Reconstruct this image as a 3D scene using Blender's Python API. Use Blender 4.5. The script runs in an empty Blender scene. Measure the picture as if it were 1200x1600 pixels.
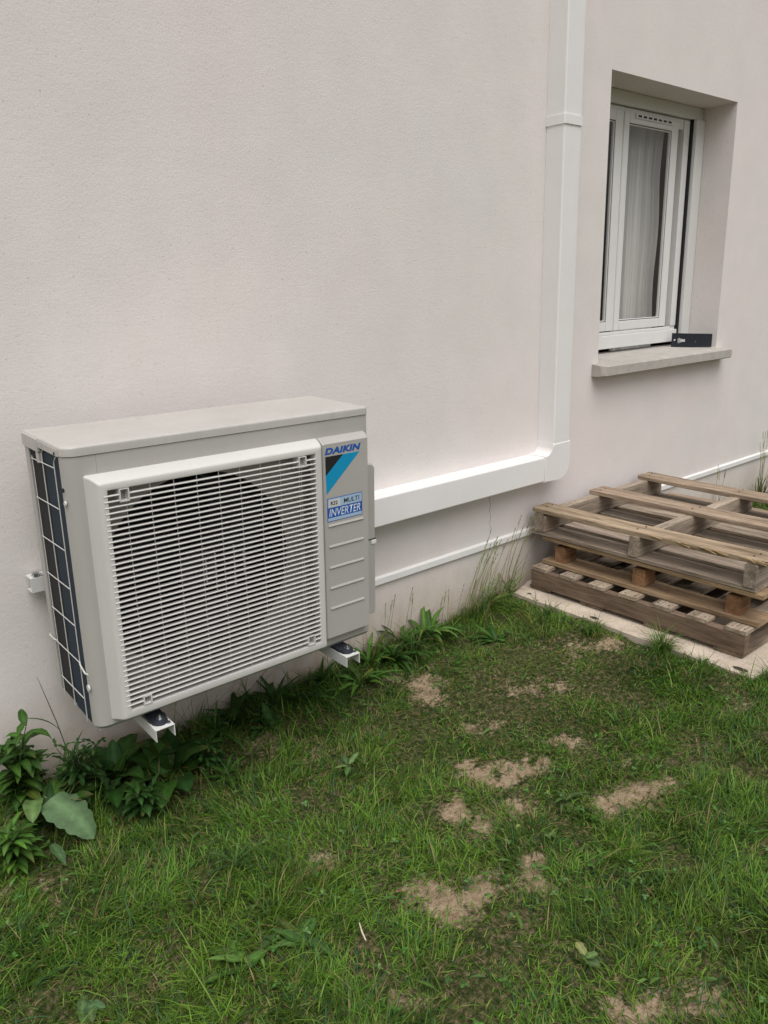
import bpy, bmesh, math, random
import numpy as np
from mathutils import Vector, Matrix, Euler
R = math.radians
random.seed(11); rng = np.random.default_rng(7)
sc = bpy.context.scene
col = sc.collection

# ------------------------------------------------------------------ camera
cam_d = bpy.data.cameras.new('camera'); cam = bpy.data.objects.new('camera', cam_d); col.objects.link(cam)
cam_d.sensor_fit = 'VERTICAL'; cam_d.sensor_height = 36.0; cam_d.lens = 1216.4074 / 1600 * 36
cam_d.clip_start = 0.02; cam_d.clip_end = 1500
_fw = Vector((0.61640062, 0.73733445, -0.27638414)); _r = Vector((0.76209214, -0.64693635, -0.02624749)); _u = Vector((0.19815613, 0.1944512, 0.96068875))
m = Matrix((( _r.x, _u.x, -_fw.x, -0.54777), (_r.y, _u.y, -_fw.y, -2.16983), (_r.z, _u.z, -_fw.z, 1.41351), (0, 0, 0, 1)))
cam.matrix_world = m
sc.camera = cam

# ------------------------------------------------------------------ sky and sun (overcast)
SUN_EL, SUN_AZ = R(64), R(-26)        # azimuth measured from -Y towards +X
w = bpy.data.worlds.new("World"); sc.world = w; w.use_nodes = True
nt = w.node_tree; nt.nodes.clear()
sky = nt.nodes.new('ShaderNodeTexSky'); sky.sky_type = 'NISHITA'; sky.sun_disc = False
sky.sun_elevation = SUN_EL; sky.sun_rotation = math.pi - SUN_AZ; sky.air_density = 1.0; sky.dust_density = 4.0; sky.ozone_density = 1.0
hs = nt.nodes.new('ShaderNodeHueSaturation'); hs.inputs['Saturation'].default_value = 0.12
bg = nt.nodes.new('ShaderNodeBackground'); bg.inputs['Strength'].default_value = 0.092
wo = nt.nodes.new('ShaderNodeOutputWorld')
nt.links.new(sky.outputs[0], hs.inputs['Color']); nt.links.new(hs.outputs[0], bg.inputs[0]); nt.links.new(bg.outputs[0], wo.inputs[0])
sd = bpy.data.lights.new('sun', 'SUN'); sd.energy = 1.55; sd.angle = R(60); sd.color = (1, .965, .94)
sun = bpy.data.objects.new('sun', sd); col.objects.link(sun)
sdir = Vector((math.sin(SUN_AZ) * math.cos(SUN_EL), -math.cos(SUN_AZ) * math.cos(SUN_EL), math.sin(SUN_EL)))
sun.rotation_euler = sdir.to_track_quat('Z', 'Y').to_euler(); sun.location = (0, -5, 8)
vs = sc.view_settings; vs.view_transform = 'Standard'; vs.look = 'None'; vs.gamma = 1; vs.exposure = 0.46; vs.use_curve_mapping = False
sc.cycles.max_bounces = 8; sc.cycles.transparent_max_bounces = 12

# ------------------------------------------------------------------ helpers
def tag(o, label=None, cat=None, group=None, kind=None):
    if label: o['label'] = label
    if cat: o['category'] = cat
    if group: o['group'] = group
    if kind: o['kind'] = kind
    return o
def empty(name, loc=(0, 0, 0), rot=(0, 0, 0), label=None, cat=None, group=None):
    o = bpy.data.objects.new(name, None); col.objects.link(o); o.location = loc; o.rotation_euler = rot
    o.empty_display_size = .05
    return tag(o, label, cat, group)

class MB:
    """mesh builder: bmesh plus per-vertex grain coordinate and tint"""
    def __init__(s):
        s.bm = bmesh.new(); s.g = s.bm.verts.layers.float_vector.new('gc'); s.t = s.bm.verts.layers.float_color.new('col')
    def box(s, x0, x1, y0, y1, z0, z1, bev=0, seg=2, mi=0, mat=None):
        bm = bmesh.new()
        vs_ = [bm.verts.new((x, y, z)) for x in (x0, x1) for y in (y0, y1) for z in (z0, z1)]
        for f in ((0, 1, 3, 2), (4, 6, 7, 5), (0, 4, 5, 1), (2, 3, 7, 6), (0, 2, 6, 4), (1, 5, 7, 3)): bm.faces.new([vs_[i] for i in f])
        if bev: bmesh.ops.bevel(bm, geom=bm.edges[:] , offset=bev, segments=seg, affect='EDGES', profile=.5)
        s.merge(bm, mi, mat)
    def merge(s, bm, mi=0, mat=None):
        mp = {}
        for v in bm.verts: mp[v] = s.bm.verts.new(mat @ v.co if mat else v.co)
        for f in bm.faces:
            try: nf = s.bm.faces.new([mp[v] for v in f.verts]); nf.material_index = mi
            except ValueError: pass
        bm.free()
    def quad(s, pts, mi=0):
        f = s.bm.faces.new([s.bm.verts.new(p) for p in pts]); f.material_index = mi; return f
    def loft(s, rings, closed=True, caps=True, mi=0, g=None, t=None):
        vr = []
        for k, ring in enumerate(rings):
            row = []
            for j, p in enumerate(ring):
                v = s.bm.verts.new(p)
                if g: v[s.g] = g[k][j]
                if t: v[s.t] = t
                row.append(v)
            vr.append(row)
        n = len(rings[0])
        for a, b in zip(vr, vr[1:]):
            for j in range(n if closed else n - 1):
                f = s.bm.faces.new((a[j], a[(j + 1) % n], b[(j + 1) % n], b[j])); f.material_index = mi
        if caps and closed:
            f = s.bm.faces.new(vr[0][::-1]); f.material_index = mi
            f = s.bm.faces.new(vr[-1]); f.material_index = mi
        return vr
    def tube(s, pts, r, n=8, mi=0, caps=True):
        pts = [Vector(p) for p in pts]; rings = []
        up0 = None
        for i, p in enumerate(pts):
            d = (pts[min(i + 1, len(pts) - 1)] - pts[max(i - 1, 0)]).normalized()
            if up0 is None: up0 = d.orthogonal().normalized()
            a = (up0 - d * up0.dot(d)).normalized(); up0 = a; b = d.cross(a)
            rr = r[i] if isinstance(r, (list, tuple)) else r
            rings.append([p + (a * math.cos(q) + b * math.sin(q)) * rr for q in (2 * math.pi * k / n for k in range(n))])
        s.loft(rings, True, caps, mi)
    def prism(s, outline, axis, a, b, bev=0, seg=2, mi=0):
        """outline: 2-D points; axis: extrusion axis (0,1,2)"""
        def P(q, h): return {0: (h, q[0], q[1]), 1: (q[0], h, q[1]), 2: (q[0], q[1], h)}[axis]
        bm = bmesh.new(); A = [bm.verts.new(P(q, a)) for q in outline]; B = [bm.verts.new(P(q, b)) for q in outline]
        fa = bm.faces.new(A); fb = bm.faces.new(B[::-1]); n = len(A)
        for i in range(n): bm.faces.new((A[i], B[i], B[(i + 1) % n], A[(i + 1) % n]))
        if bev:
            es = list(fa.edges)
            bmesh.ops.bevel(bm, geom=es, offset=bev, segments=seg, affect='EDGES', profile=.5)
        s.merge(bm, mi)
    def build(s, name, mats, parent=None, ang=35, smooth=True):
        bmesh.ops.recalc_face_normals(s.bm, faces=s.bm.faces[:])
        me = bpy.data.meshes.new(name); s.bm.to_mesh(me); s.bm.free()
        for m_ in (mats if isinstance(mats, (list, tuple)) else [mats]): me.materials.append(m_)
        if smooth:
            me.polygons.foreach_set('use_smooth', [True] * len(me.polygons)); me.set_sharp_from_angle(angle=R(ang))
        o = bpy.data.objects.new(name, me); col.objects.link(o); o.parent = parent
        if smooth and ang < 90: wn = o.modifiers.new('weighted_normal', 'WEIGHTED_NORMAL'); wn.keep_sharp = True
        return o

# ------------------------------------------------------------------ materials
def mat(name, rgb=(.5, .5, .5), rough=.6, metal=0., spec=.5):
    m_ = bpy.data.materials.new(name); m_.use_nodes = True; b = m_.node_tree.nodes['Principled BSDF']
    b.inputs['Base Color'].default_value = (*rgb, 1); b.inputs['Roughness'].default_value = rough
    b.inputs['Metallic'].default_value = metal; b.inputs['Specular IOR Level'].default_value = spec
    return m_, m_.node_tree, b
def N(nt, typ, **k):
    n = nt.nodes.new(typ)
    for a, v in k.items():
        if a in n.inputs.keys(): n.inputs[a].default_value = v
        else: setattr(n, a, v)
    return n
def ramp(nt, stops):
    n = nt.nodes.new('ShaderNodeValToRGB'); e = n.color_ramp.elements
    while len(e) < len(stops): e.new(.5)
    for q, (p, c) in zip(e, stops): q.position = p; q.color = (*c, 1) if len(c) == 3 else c
    return n
def noise(nt, vec, scale, detail=3, rough=.55, stretch=None):
    if stretch:
        mp = N(nt, 'ShaderNodeMapping'); mp.inputs['Scale'].default_value = stretch; nt.links.new(vec, mp.inputs[0]); vec = mp.outputs[0]
    n = N(nt, 'ShaderNodeTexNoise'); n.inputs['Scale'].default_value = scale; n.inputs['Detail'].default_value = detail; n.inputs['Roughness'].default_value = rough
    nt.links.new(vec, n.inputs['Vector']); return n
def mixc(nt, fac, a, b, mode='MIX'):
    n = nt.nodes.new('ShaderNodeMix'); n.data_type = 'RGBA'; n.blend_type = mode
    for i, v in ((0, fac), (6, a), (7, b)):
        if hasattr(v, 'is_linked') or hasattr(v, 'links'): nt.links.new(v, n.inputs[i])
        elif i == 0: n.inputs[0].default_value = v
        else: n.inputs[i].default_value = (*v, 1)
    return n.outputs[2]
def bump(nt, b, h, strength, dist):
    n = N(nt, 'ShaderNodeBump'); n.inputs['Strength'].default_value = strength; n.inputs['Distance'].default_value = dist
    nt.links.new(h, n.inputs['Height']); nt.links.new(n.outputs[0], b.inputs['Normal']); return n
def objc(nt): return N(nt, 'ShaderNodeTexCoord').outputs['Object']

def m_plaster():
    m_, nt, b = mat('render_plaster', rough=.93, spec=.2)
    c = objc(nt)
    big = noise(nt, c, .9, 4, .6); mid = noise(nt, c, 5, 3, .6)
    rp = ramp(nt, [(.3, (.712, .684, .650)), (.48, (.728, .684, .660)), (.62, (.742, .680, .655)), (.75, (.715, .688, .665))]); nt.links.new(big.outputs[0], rp.inputs[0])
    r2 = ramp(nt, [(.35, (.955, .955, .955)), (.65, (1, 1, 1))]); nt.links.new(mid.outputs[0], r2.inputs[0])
    c1 = mixc(nt, 1., rp.outputs[0], r2.outputs[0], 'MULTIPLY')
    # small pits
    v = N(nt, 'ShaderNodeTexNoise'); v.inputs['Scale'].default_value = 120; v.inputs['Detail'].default_value = 2; nt.links.new(c, v.inputs['Vector'])
    pr = ramp(nt, [(.65, (1, 1, 1)), (.73, (.78, .76, .74))]); nt.links.new(v.outputs[0], pr.inputs[0])
    c2 = mixc(nt, 1., c1, pr.outputs[0], 'MULTIPLY')
    # earth splash and grime rising from the ground
    sep = N(nt, 'ShaderNodeSeparateXYZ'); nt.links.new(c, sep.inputs[0])
    mr = N(nt, 'ShaderNodeMapRange'); mr.inputs[1].default_value = 0; mr.inputs[2].default_value = .36; mr.inputs[3].default_value = 1; mr.inputs[4].default_value = 0
    nt.links.new(sep.outputs[2], mr.inputs[0])
    nn = noise(nt, c, 14, 4, .65, (1, 1, .5)); mul = N(nt, 'ShaderNodeMath', operation='MULTIPLY'); nt.links.new(mr.outputs[0], mul.inputs[0]); nt.links.new(nn.outputs[0], mul.inputs[1])
    m2 = N(nt, 'ShaderNodeMath', operation='MULTIPLY'); m2.inputs[1].default_value = 1.55; m2.use_clamp = True; nt.links.new(mul.outputs[0], m2.inputs[0]); c3 = mixc(nt, m2.outputs[0], c2, (.40, .30, .20))
    nt.links.new(c3, b.inputs['Base Color'])
    f1 = noise(nt, c, 150, 5, .75, (.8, 1, 1.25)); f2 = noise(nt, c, 33, 4, .6, (.75, 1, 1.5))
    ad = N(nt, 'ShaderNodeMath', operation='MULTIPLY_ADD'); nt.links.new(f2.outputs[0], ad.inputs[0]); ad.inputs[1].default_value = .7; nt.links.new(f1.outputs[0], ad.inputs[2])
    sb = N(nt, 'ShaderNodeMath', operation='MULTIPLY_ADD'); nt.links.new(v.outputs[0], sb.inputs[0]); sb.inputs[1].default_value = -.5; nt.links.new(ad.outputs[0], sb.inputs[2])
    bump(nt, b, sb.outputs[0], .34, .0026)
    return m_
def m_plastic(name, rgb, rough=.45, var=.04, dirt=0., bumpy=.0006):
    m_, nt, b = mat(name, rgb, rough)
    c = objc(nt); n = noise(nt, c, 6, 4, .65)
    dk = tuple(x * (1 - var * 2) for x in rgb); rp = ramp(nt, [(.3, dk), (.6, rgb)]); nt.links.new(n.outputs[0], rp.inputs[0])
    out = rp.outputs[0]
    if dirt:
        n2 = noise(nt, c, 38, 5, .7, (1, 1, .35)); r2 = ramp(nt, [(.52, (1, 1, 1)), (.75, (1 - dirt, 1 - dirt * 1.1, 1 - dirt * 1.3))]); nt.links.new(n2.outputs[0], r2.inputs[0])
        out = mixc(nt, 1., out, r2.outputs[0], 'MULTIPLY')
    nt.links.new(out, b.inputs['Base Color'])
    n3 = noise(nt, c, 3, 3); r3 = N(nt, 'ShaderNodeMapRange'); r3.inputs[3].default_value = rough - .08; r3.inputs[4].default_value = rough + .1
    nt.links.new(n3.outputs[0], r3.inputs[0]); nt.links.new(r3.outputs[0], b.inputs['Roughness'])
    if bumpy:
        n4 = noise(nt, c, 420, 2); bump(nt, b, n4.outputs[0], .25, bumpy)
    return m_
def m_wood(name, c0, c1, c2, rough=.85):
    m_, nt, b = mat(name, rough=rough, spec=.25)
    at = N(nt, 'ShaderNodeAttribute', attribute_name='gc'); tn = N(nt, 'ShaderNodeAttribute', attribute_name='col')
    g = noise(nt, at.outputs['Vector'], 1, 5, .7, (5, 95, 95)); g2 = noise(nt, at.outputs['Vector'], 1, 3, .6, (2.2, 14, 14)); fine = noise(nt, at.outputs['Vector'], 1, 4, .7, (14, 420, 420))
    rp = ramp(nt, [(.28, c0), (.5, c1), (.72, c2)]); nt.links.new(g.outputs[0], rp.inputs[0])
    r2 = ramp(nt, [(.3, (.50, .48, .46)), (.62, (1.05, 1.05, 1.05))]); nt.links.new(g2.outputs[0], r2.inputs[0])
    r3 = ramp(nt, [(.36, (.38, .35, .33)), (.50, (1, 1, 1))]); nt.links.new(fine.outputs[0], r3.inputs[0])
    o = mixc(nt, 1., rp.outputs[0], r2.outputs[0], 'MULTIPLY'); o = mixc(nt, .8, o, r3.outputs[0], 'MULTIPLY'); o = mixc(nt, 1., o, tn.outputs['Color'], 'MULTIPLY')
    nt.links.new(o, b.inputs['Base Color'])
    ad = N(nt, 'ShaderNodeMath', operation='ADD'); nt.links.new(g.outputs[0], ad.inputs[0]); nt.links.new(fine.outputs[0], ad.inputs[1])
    bump(nt, b, ad.outputs[0], .6, .0016)
    return m_
def m_leaf(name, trans=.25, rough=.55):
    m_, nt, b = mat(name, rough=rough, spec=.22)
    at = N(nt, 'ShaderNodeAttribute', attribute_name='col'); c = objc(nt); n = noise(nt, c, 55, 3)
    rp = ramp(nt, [(.3, (.78, .80, .74)), (.65, (1.08, 1.05, 1.0))]); nt.links.new(n.outputs[0], rp.inputs[0])
    o = mixc(nt, 1., at.outputs['Color'], rp.outputs[0], 'MULTIPLY'); nt.links.new(o, b.inputs['Base Color'])
    tr = N(nt, 'ShaderNodeBsdfTranslucent'); nt.links.new(o, tr.inputs[0]); mx = N(nt, 'ShaderNodeMixShader'); mx.inputs[0].default_value = trans
    out = nt.nodes['Material Output']; nt.links.new(b.outputs[0], mx.inputs[1]); nt.links.new(tr.outputs[0], mx.inputs[2]); nt.links.new(mx.outputs[0], out.inputs[0])
    return m_
def m_soil():
    m_, nt, b = mat('lawn_soil', rough=.97, spec=.1)
    at = N(nt, 'ShaderNodeAttribute', attribute_name='bare'); c = objc(nt)
    n1 = noise(nt, c, 9, 5, .65); n2 = noise(nt, c, 70, 5, .7); n3 = noise(nt, c, 260, 3, .7)
    bare = ramp(nt, [(.28, (.24, .165, .10)), (.48, (.42, .315, .21)), (.75, (.56, .44, .32))]); nt.links.new(n2.outputs[0], bare.inputs[0])
    th = ramp(nt, [(.32, (.020, .034, .009)), (.48, (.055, .070, .022)), (.61, (.18, .145, .082)), (.74, (.33, .24, .155))]); nt.links.new(n2.outputs[0], th.inputs[0])
    n1r = N(nt, 'ShaderNodeMath', operation='MULTIPLY_ADD'); nt.links.new(n2.outputs[0], n1r.inputs[0]); n1r.inputs[1].default_value = 1.3
    ofs = N(nt, 'ShaderNodeMath', operation='SUBTRACT'); nt.links.new(at.outputs['Fac'], ofs.inputs[0]); ofs.inputs[1].default_value = .68; nt.links.new(ofs.outputs[0], n1r.inputs[2])
    st = ramp(nt, [(.22, (0, 0, 0)), (.62, (1, 1, 1))]); nt.links.new(n1r.outputs[0], st.inputs[0])
    o = mixc(nt, st.outputs[0], th.outputs[0], bare.outputs[0])
    r3 = ramp(nt, [(.35, (.72, .70, .68)), (.6, (1, 1, 1))]); nt.links.new(n3.outputs[0], r3.inputs[0]); o = mixc(nt, .8, o, r3.outputs[0], 'MULTIPLY')
    nt.links.new(o, b.inputs['Base Color'])
    ad = N(nt, 'ShaderNodeMath', operation='ADD'); nt.links.new(n2.outputs[0], ad.inputs[0]); nt.links.new(n3.outputs[0], ad.inputs[1])
    bump(nt, b, ad.outputs[0], .9, .009)
    return m_
def m_concrete(name, ca, cb, sc_=1.):
    m_, nt, b = mat(name, rough=.92, spec=.2); c = objc(nt)
    n1 = noise(nt, c, 7 * sc_, 5, .7); n2 = noise(nt, c, 130 * sc_, 3, .6)
    rp = ramp(nt, [(.3, ca), (.65, cb)]); nt.links.new(n1.outputs[0], rp.inputs[0])
    r2 = ramp(nt, [(.36, (.7, .68, .65)), (.5, (1, 1, 1))]); nt.links.new(n2.outputs[0], r2.inputs[0])
    nt.links.new(mixc(nt, .7, rp.outputs[0], r2.outputs[0], 'MULTIPLY'), b.inputs['Base Color'])
    ad = N(nt, 'ShaderNodeMath', operation='ADD'); nt.links.new(n1.outputs[0], ad.inputs[0]); nt.links.new(n2.outputs[0], ad.inputs[1]); bump(nt, b, ad.outputs[0], .6, .003)
    return m_
def m_glass():
    m_, nt, b = mat('window_glass'); nt.nodes.remove(b)
    lw = N(nt, 'ShaderNodeLayerWeight'); lw.inputs[0].default_value = .5; pw = N(nt, 'ShaderNodeMath', operation='POWER'); pw.inputs[1].default_value = 5; nt.links.new(lw.outputs['Facing'], pw.inputs[0]); fr = N(nt, 'ShaderNodeMath', operation='MULTIPLY_ADD'); nt.links.new(pw.outputs[0], fr.inputs[0]); fr.inputs[1].default_value = .6; fr.inputs[2].default_value = .04; tr = N(nt, 'ShaderNodeBsdfTransparent'); tr.inputs[0].default_value = (.95, .95, .945, 1)
    gl = N(nt, 'ShaderNodeBsdfGlossy'); gl.inputs['Roughness'].default_value = .02; mx = N(nt, 'ShaderNodeMixShader')
    nt.links.new(fr.outputs[0], mx.inputs[0]); nt.links.new(tr.outputs[0], mx.inputs[1]); nt.links.new(gl.outputs[0], mx.inputs[2])
    nt.links.new(mx.outputs[0], nt.nodes['Material Output'].inputs[0]); return m_
def m_fins():
    m_, nt, b = mat('coil_fins', (.03, .045, .06), .65, .0, .25); c = objc(nt)
    wv = N(nt, 'ShaderNodeTexWave'); wv.wave_type = 'BANDS'; wv.bands_direction = 'Y'; wv.inputs['Scale'].default_value = 140; nt.links.new(c, wv.inputs[0])
    rp = ramp(nt, [(0, (.008, .016, .028)), (1, (.026, .048, .072))]); nt.links.new(wv.outputs[0], rp.inputs[0]); nt.links.new(rp.outputs[0], b.inputs['Base Color'])
    bump(nt, b, wv.outputs[0], .5, .001); return m_

PLASTER = m_plaster()
PVC = m_plastic('trunking_pvc', (.78, .765, .755), .42, .015, .02, 0)
RAILW = m_plastic('rail_pvc', (.78, .765, .75), .5, .03, .05, 0)
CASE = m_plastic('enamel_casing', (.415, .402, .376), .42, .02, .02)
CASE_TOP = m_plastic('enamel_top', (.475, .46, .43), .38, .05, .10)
GRILLE = m_plastic('grille_plastic', (.60, .588, .565), .38, .02, .03, 0)
SLAT = m_plastic('slat_plastic', (.66, .645, .62), .42, .02, .04, 0)
SHROUD = m_plastic('shroud_plastic', (.34, .31, .29), .6, .03, .1, 0)
INNER = m_plastic('inner_dark', (.012, .012, .013), .85, .1, 0, 0)
FANM = m_plastic('fan_blade', (.022, .021, .026), .5, .1, 0, 0)
WIRE = m_plastic('coated_wire', (.62, .61, .58), .5, .03, 0, 0)
FINS = m_fins()
BRKT = m_plastic('bracket_enamel', (.66, .66, .64), .4, .03, .05, 0)
RUBBER = m_plastic('rubber', (.022, .026, .038), .55, .1, .1)
STEEL, _, _ = mat('zinc_bolt', (.5, .52, .55), .32, 1.)
BLUE_D, _, _ = mat('print_dark_blue', (.012, .085, .36), .5)
BLUE_C, _, _ = mat('print_cyan', (.0, .27, .50), .5)
BLUE_L, _, _ = mat('print_pale_blue', (.34, .47, .62), .5)
BLACKP, _, _ = mat('print_black', (.012, .012, .016), .5)
LIGHTP, _, _ = mat('print_light_grey', (.58, .58, .56), .5)
WHITEP, _, _ = mat('print_white', (.62, .68, .74), .5)
UPVC = m_plastic('window_upvc', (.74, .735, .72), .3, .02, .03, 0)
GUIDE = m_plastic('shutter_guide', (.66, .66, .64), .35, .02, .04, 0)
GASKET = m_plastic('gasket', (.012, .012, .014), .6, .1, 0, 0)
GLASS = m_glass()
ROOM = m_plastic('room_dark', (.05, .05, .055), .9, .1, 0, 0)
SILL = m_concrete('cast_sill', (.40, .375, .34), (.50, .475, .44), 2)
SLAB = m_concrete('pale_slab', (.40, .335, .265), (.62, .53, .435))
WOOD_G = m_wood('weathered_wood', (.19, .150, .115), (.345, .29, .235), (.47, .415, .35))
WOOD_D = m_wood('dark_weathered_wood', (.14, .10, .073), (.23, .175, .13), (.31, .24, .185))
WOOD_Y = m_wood('fresh_wood', (.25, .185, .12), (.40, .31, .215), (.51, .42, .305))
NAIL, _, _ = mat('rusty_nail', (.03, .02, .018), .6, .6)
LEAF = m_leaf('weed_leaf'); GRASSM = m_leaf('grass_blade', .3, .6); SOIL = m_soil()
HOOKM = m_plastic('black_plastic', (.012, .015, .024), .4, .1, 0, 0)

# ------------------------------------------------------------------ noise on the ground
def vnoise(x, y, s, seed):
    x = np.asarray(x) * s + seed * 17.3; y = np.asarray(y) * s + seed * 9.1
    xi = np.floor(x).astype(int); yi = np.floor(y).astype(int); fx = x - xi; fy = y - yi
    def h(a, b):
        n = (a * 374761393 + b * 668265263 + seed * 974711) & 0xffffffff; n = ((n ^ (n >> 13)) * 1274126177) & 0xffffffff
        return ((n ^ (n >> 16)) & 0xffff) / 65535.
    fx = fx * fx * (3 - 2 * fx); fy = fy * fy * (3 - 2 * fy)
    return (h(xi, yi) * (1 - fx) + h(xi + 1, yi) * fx) * (1 - fy) + (h(xi, yi + 1) * (1 - fx) + h(xi + 1, yi + 1) * fx) * fy
def fbm(x, y, s, seed, o=3): return sum(vnoise(x, y, s * 2 ** i, seed + i) * .5 ** i for i in range(o)) / sum(.5 ** i for i in range(o))
def sstep(a, b, x): t = np.clip((np.asarray(x, float) - a) / (b - a), 0, 1); return t * t * (3 - 2 * t)
def gz(x, y):
    x = np.asarray(x, float); y = np.asarray(y, float)
    near = np.exp(-((x - 1) ** 2 + (y + 1) ** 2) / 60)
    return .012 + .028 * sstep(.9, 1.9, x) + near * (.030 * (fbm(x, y, 3.1, 3) - .5) + .014 * (fbm(x, y, 14, 8) - .5)) + .03 * sstep(.3, 0, -y) * sstep(1.7, 0, x) + .042 * sstep(1.72, 1.93, x) * sstep(2.3, 2.0, x) * sstep(-1.35, -1.1, y) * (.55 + .9 * fbm(x, y, 7, 91))
PATCH = [(0.546,-1.096,0.070,-0.063,0.057,0.056),(0.713,-1.191,0.025,-0.023,0.055,0.045),(1.033,-0.833,0.087,-0.080,0.035,0.031),(1.166,-1.173,0.078,-0.071,0.056,0.036),(0.826,-0.919,0.065,-0.059,0.059,0.054),(1.191,-0.310,0.064,-0.060,0.053,0.056),(0.352,-0.806,0.038,-0.034,0.032,0.045),(0.657,-1.586,0.090,-0.080,0.043,0.025),(0.305,-1.212,0.045,-0.040,0.023,0.025),(1.319,-1.064,0.063,-0.058,0.035,0.023),(1.255,-0.815,0.075,-0.069,0.036,0.028),(-0.014,-0.452,0.032,-0.029,0.011,0.027),(-0.246,-0.397,0.070,-0.063,0.008,0.027),(1.161,-0.624,0.093,-0.086,0.042,0.038),(2.073,-0.092,0.191,-0.185,0.107,0.081),(0.677,-1.024,0.048,-0.044,0.031,0.030),(0.513,-0.937,0.036,-0.032,0.018,0.020),(0.206,-1.165,0.022,-0.019,0.013,0.016),(1.098,-1.450,0.035,-0.031,0.021,0.011),(1.829,-0.581,0.107,-0.101,0.065,0.046),(1.523,-0.575,0.101,-0.095,0.054,0.043),(0.898,-1.176,0.036,-0.033,0.024,0.018),(-0.080,-0.910,0.028,-0.025,0.010,0.020),(0.838,-0.480,0.060,-0.055,0.043,0.051),(1.763,-1.128,0.076,-0.070,0.046,0.024),(0.627,-0.285,0.091,-0.084,0.034,0.050),(1.214,-1.012,0.042,-0.038,0.027,0.019)]
PW = [1,.95,.95,.9,.8,.8,.8,1,.7,.6,.7,.5,.8,.5,.5,.6,.5,.5,.35,.5,.5,.3,.4,.5,.4,.5,.4]
def bare(x, y):
    """0 grown over .. 1 bare earth"""
    x = np.asarray(x, float); y = np.asarray(y, float)
    wx = x + .22 * (fbm(x, y, 6, 21, 4) - .5) + .05 * (fbm(x, y, 40, 23, 2) - .5); wy = y + .22 * (fbm(x, y, 6, 31, 4) - .5) + .05 * (fbm(x, y, 40, 33, 2) - .5)
    out = np.zeros_like(x); rag = .66 + 1.7 * (fbm(x, y, 24, 51, 4) - .5)
    for (cx, cy, ax, ay, bx, by), k in zip(PATCH, PW):
        det = ax * by - ay * bx; dx = wx - cx; dy = wy - cy
        p = (dx * by - dy * bx) / det; q = (-dx * ay + dy * ax) / det
        d = np.sqrt(p * p + q * q); out = np.maximum(out, np.clip(k * (1 - sstep(.1, 2.1, d)) * rag * 1.3, 0, 1))
    far = 1 - np.exp(-((x - 1) ** 2 + (y + .9) ** 2) / 6)
    out = np.maximum(out, far * sstep(.62, .75, fbm(x, y, 4, 44)))
    return out

# ------------------------------------------------------------------ ground
def ticks(lo, hi, st, far):
    a = list(np.arange(lo, hi + 1e-6, st)); s = st; v = hi; up = []
    while v < far: s *= 1.35; v += s; up.append(v)
    s = st; v = lo; dn = []
    while v > -far: s *= 1.35; v -= s; dn.append(v)
    return np.array(dn[::-1] + a + up)
def make_ground():
    xs = ticks(-1.2, 4.2, .022, 400); ys = ticks(-2.4, .1, .022, 400)
    X, Y = np.meshgrid(xs, ys); Z = gz(X, Y); B = bare(X, Y)
    Z = Z - .008 * B + .006 * (fbm(X, Y, 40, 77, 2) - .5) * (np.abs(X) < 5)
    V = np.stack([X.ravel(), Y.ravel(), Z.ravel()], 1); nx = len(xs); ny = len(ys)
    i = (np.arange(ny - 1)[:, None] * nx + np.arange(nx - 1)).ravel(); F = np.stack([i, i + 1, i + nx + 1, i + nx], 1)
    me = bpy.data.meshes.new('ground'); me.from_pydata(V.tolist(), [], F.tolist()); me.polygons.foreach_set('use_smooth', [True] * len(F))
    a = me.attributes.new('bare', 'FLOAT', 'POINT'); a.data.foreach_set('value', B.ravel().astype('f'))
    me.materials.append(SOIL); o = bpy.data.objects.new('ground', me); col.objects.link(o); tag(o, kind='structure')
make_ground()

# ------------------------------------------------------------------ house: wall with opening, window, sill, base rail
WX0, WX1, WZ0, WZ1 = 2.591, 3.696, 1.0, 2.278
house = empty('house', (0, 0, 0), label='pale pinkish cream rendered house wall with one small recessed window', cat='house')
def make_wall():
    mb = MB(); bm = mb.bm; xs = [-7, WX0, WX1, 14]; zs = [-.4, WZ0, WZ1, 5.6]; T = .28
    fr = {(i, k): bm.verts.new((x, 0, z)) for i, x in enumerate(xs) for k, z in enumerate(zs)}
    bk = {(i, k): bm.verts.new((x, T, z)) for i, x in enumerate(xs) for k, z in enumerate(zs)}
    for i in range(3):
        for k in range(3):
            if (i, k) == (1, 1): continue
            for d in (fr, bk): bm.faces.new((d[i, k], d[i + 1, k], d[i + 1, k + 1], d[i, k + 1]))
    for (a, b) in (((1, 1), (2, 1)), ((2, 1), (2, 2)), ((2, 2), (1, 2)), ((1, 2), (1, 1))): bm.faces.new((fr[a], fr[b], bk[b], bk[a]))
    out = [(0, 0), (1, 0), (2, 0), (3, 0), (3, 1), (3, 2), (3, 3), (2, 3), (1, 3), (0, 3), (0, 2), (0, 1)]
    for a, b in zip(out, out[1:] + out[:1]): bm.faces.new((fr[a], fr[b], bk[b], bk[a]))
    mb.build('wall', PLASTER, house, smooth=False)
make_wall()
mb = MB(); mb.prism([(0.0, .351), (-.006, .350), (-.013, .345), (-.014, .322), (-.006, .318), (0, .319)], 0, .35, 13.9); mb.build('base_rail', RAILW, house)
# hairline crack down the render
mb = MB(); pts = [(1.855 + .004 * math.sin(i * 1.7) + .0006 * i, -.0004, .575 - .2 * i / 14) for i in range(15)]
mb.tube(pts, [.0006 + .0004 * (i % 3 == 0) for i in range(15)], 4); mb.build('hairline_crack', mat('crack_line', (.22, .18, .16), .9)[0], house)
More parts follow.
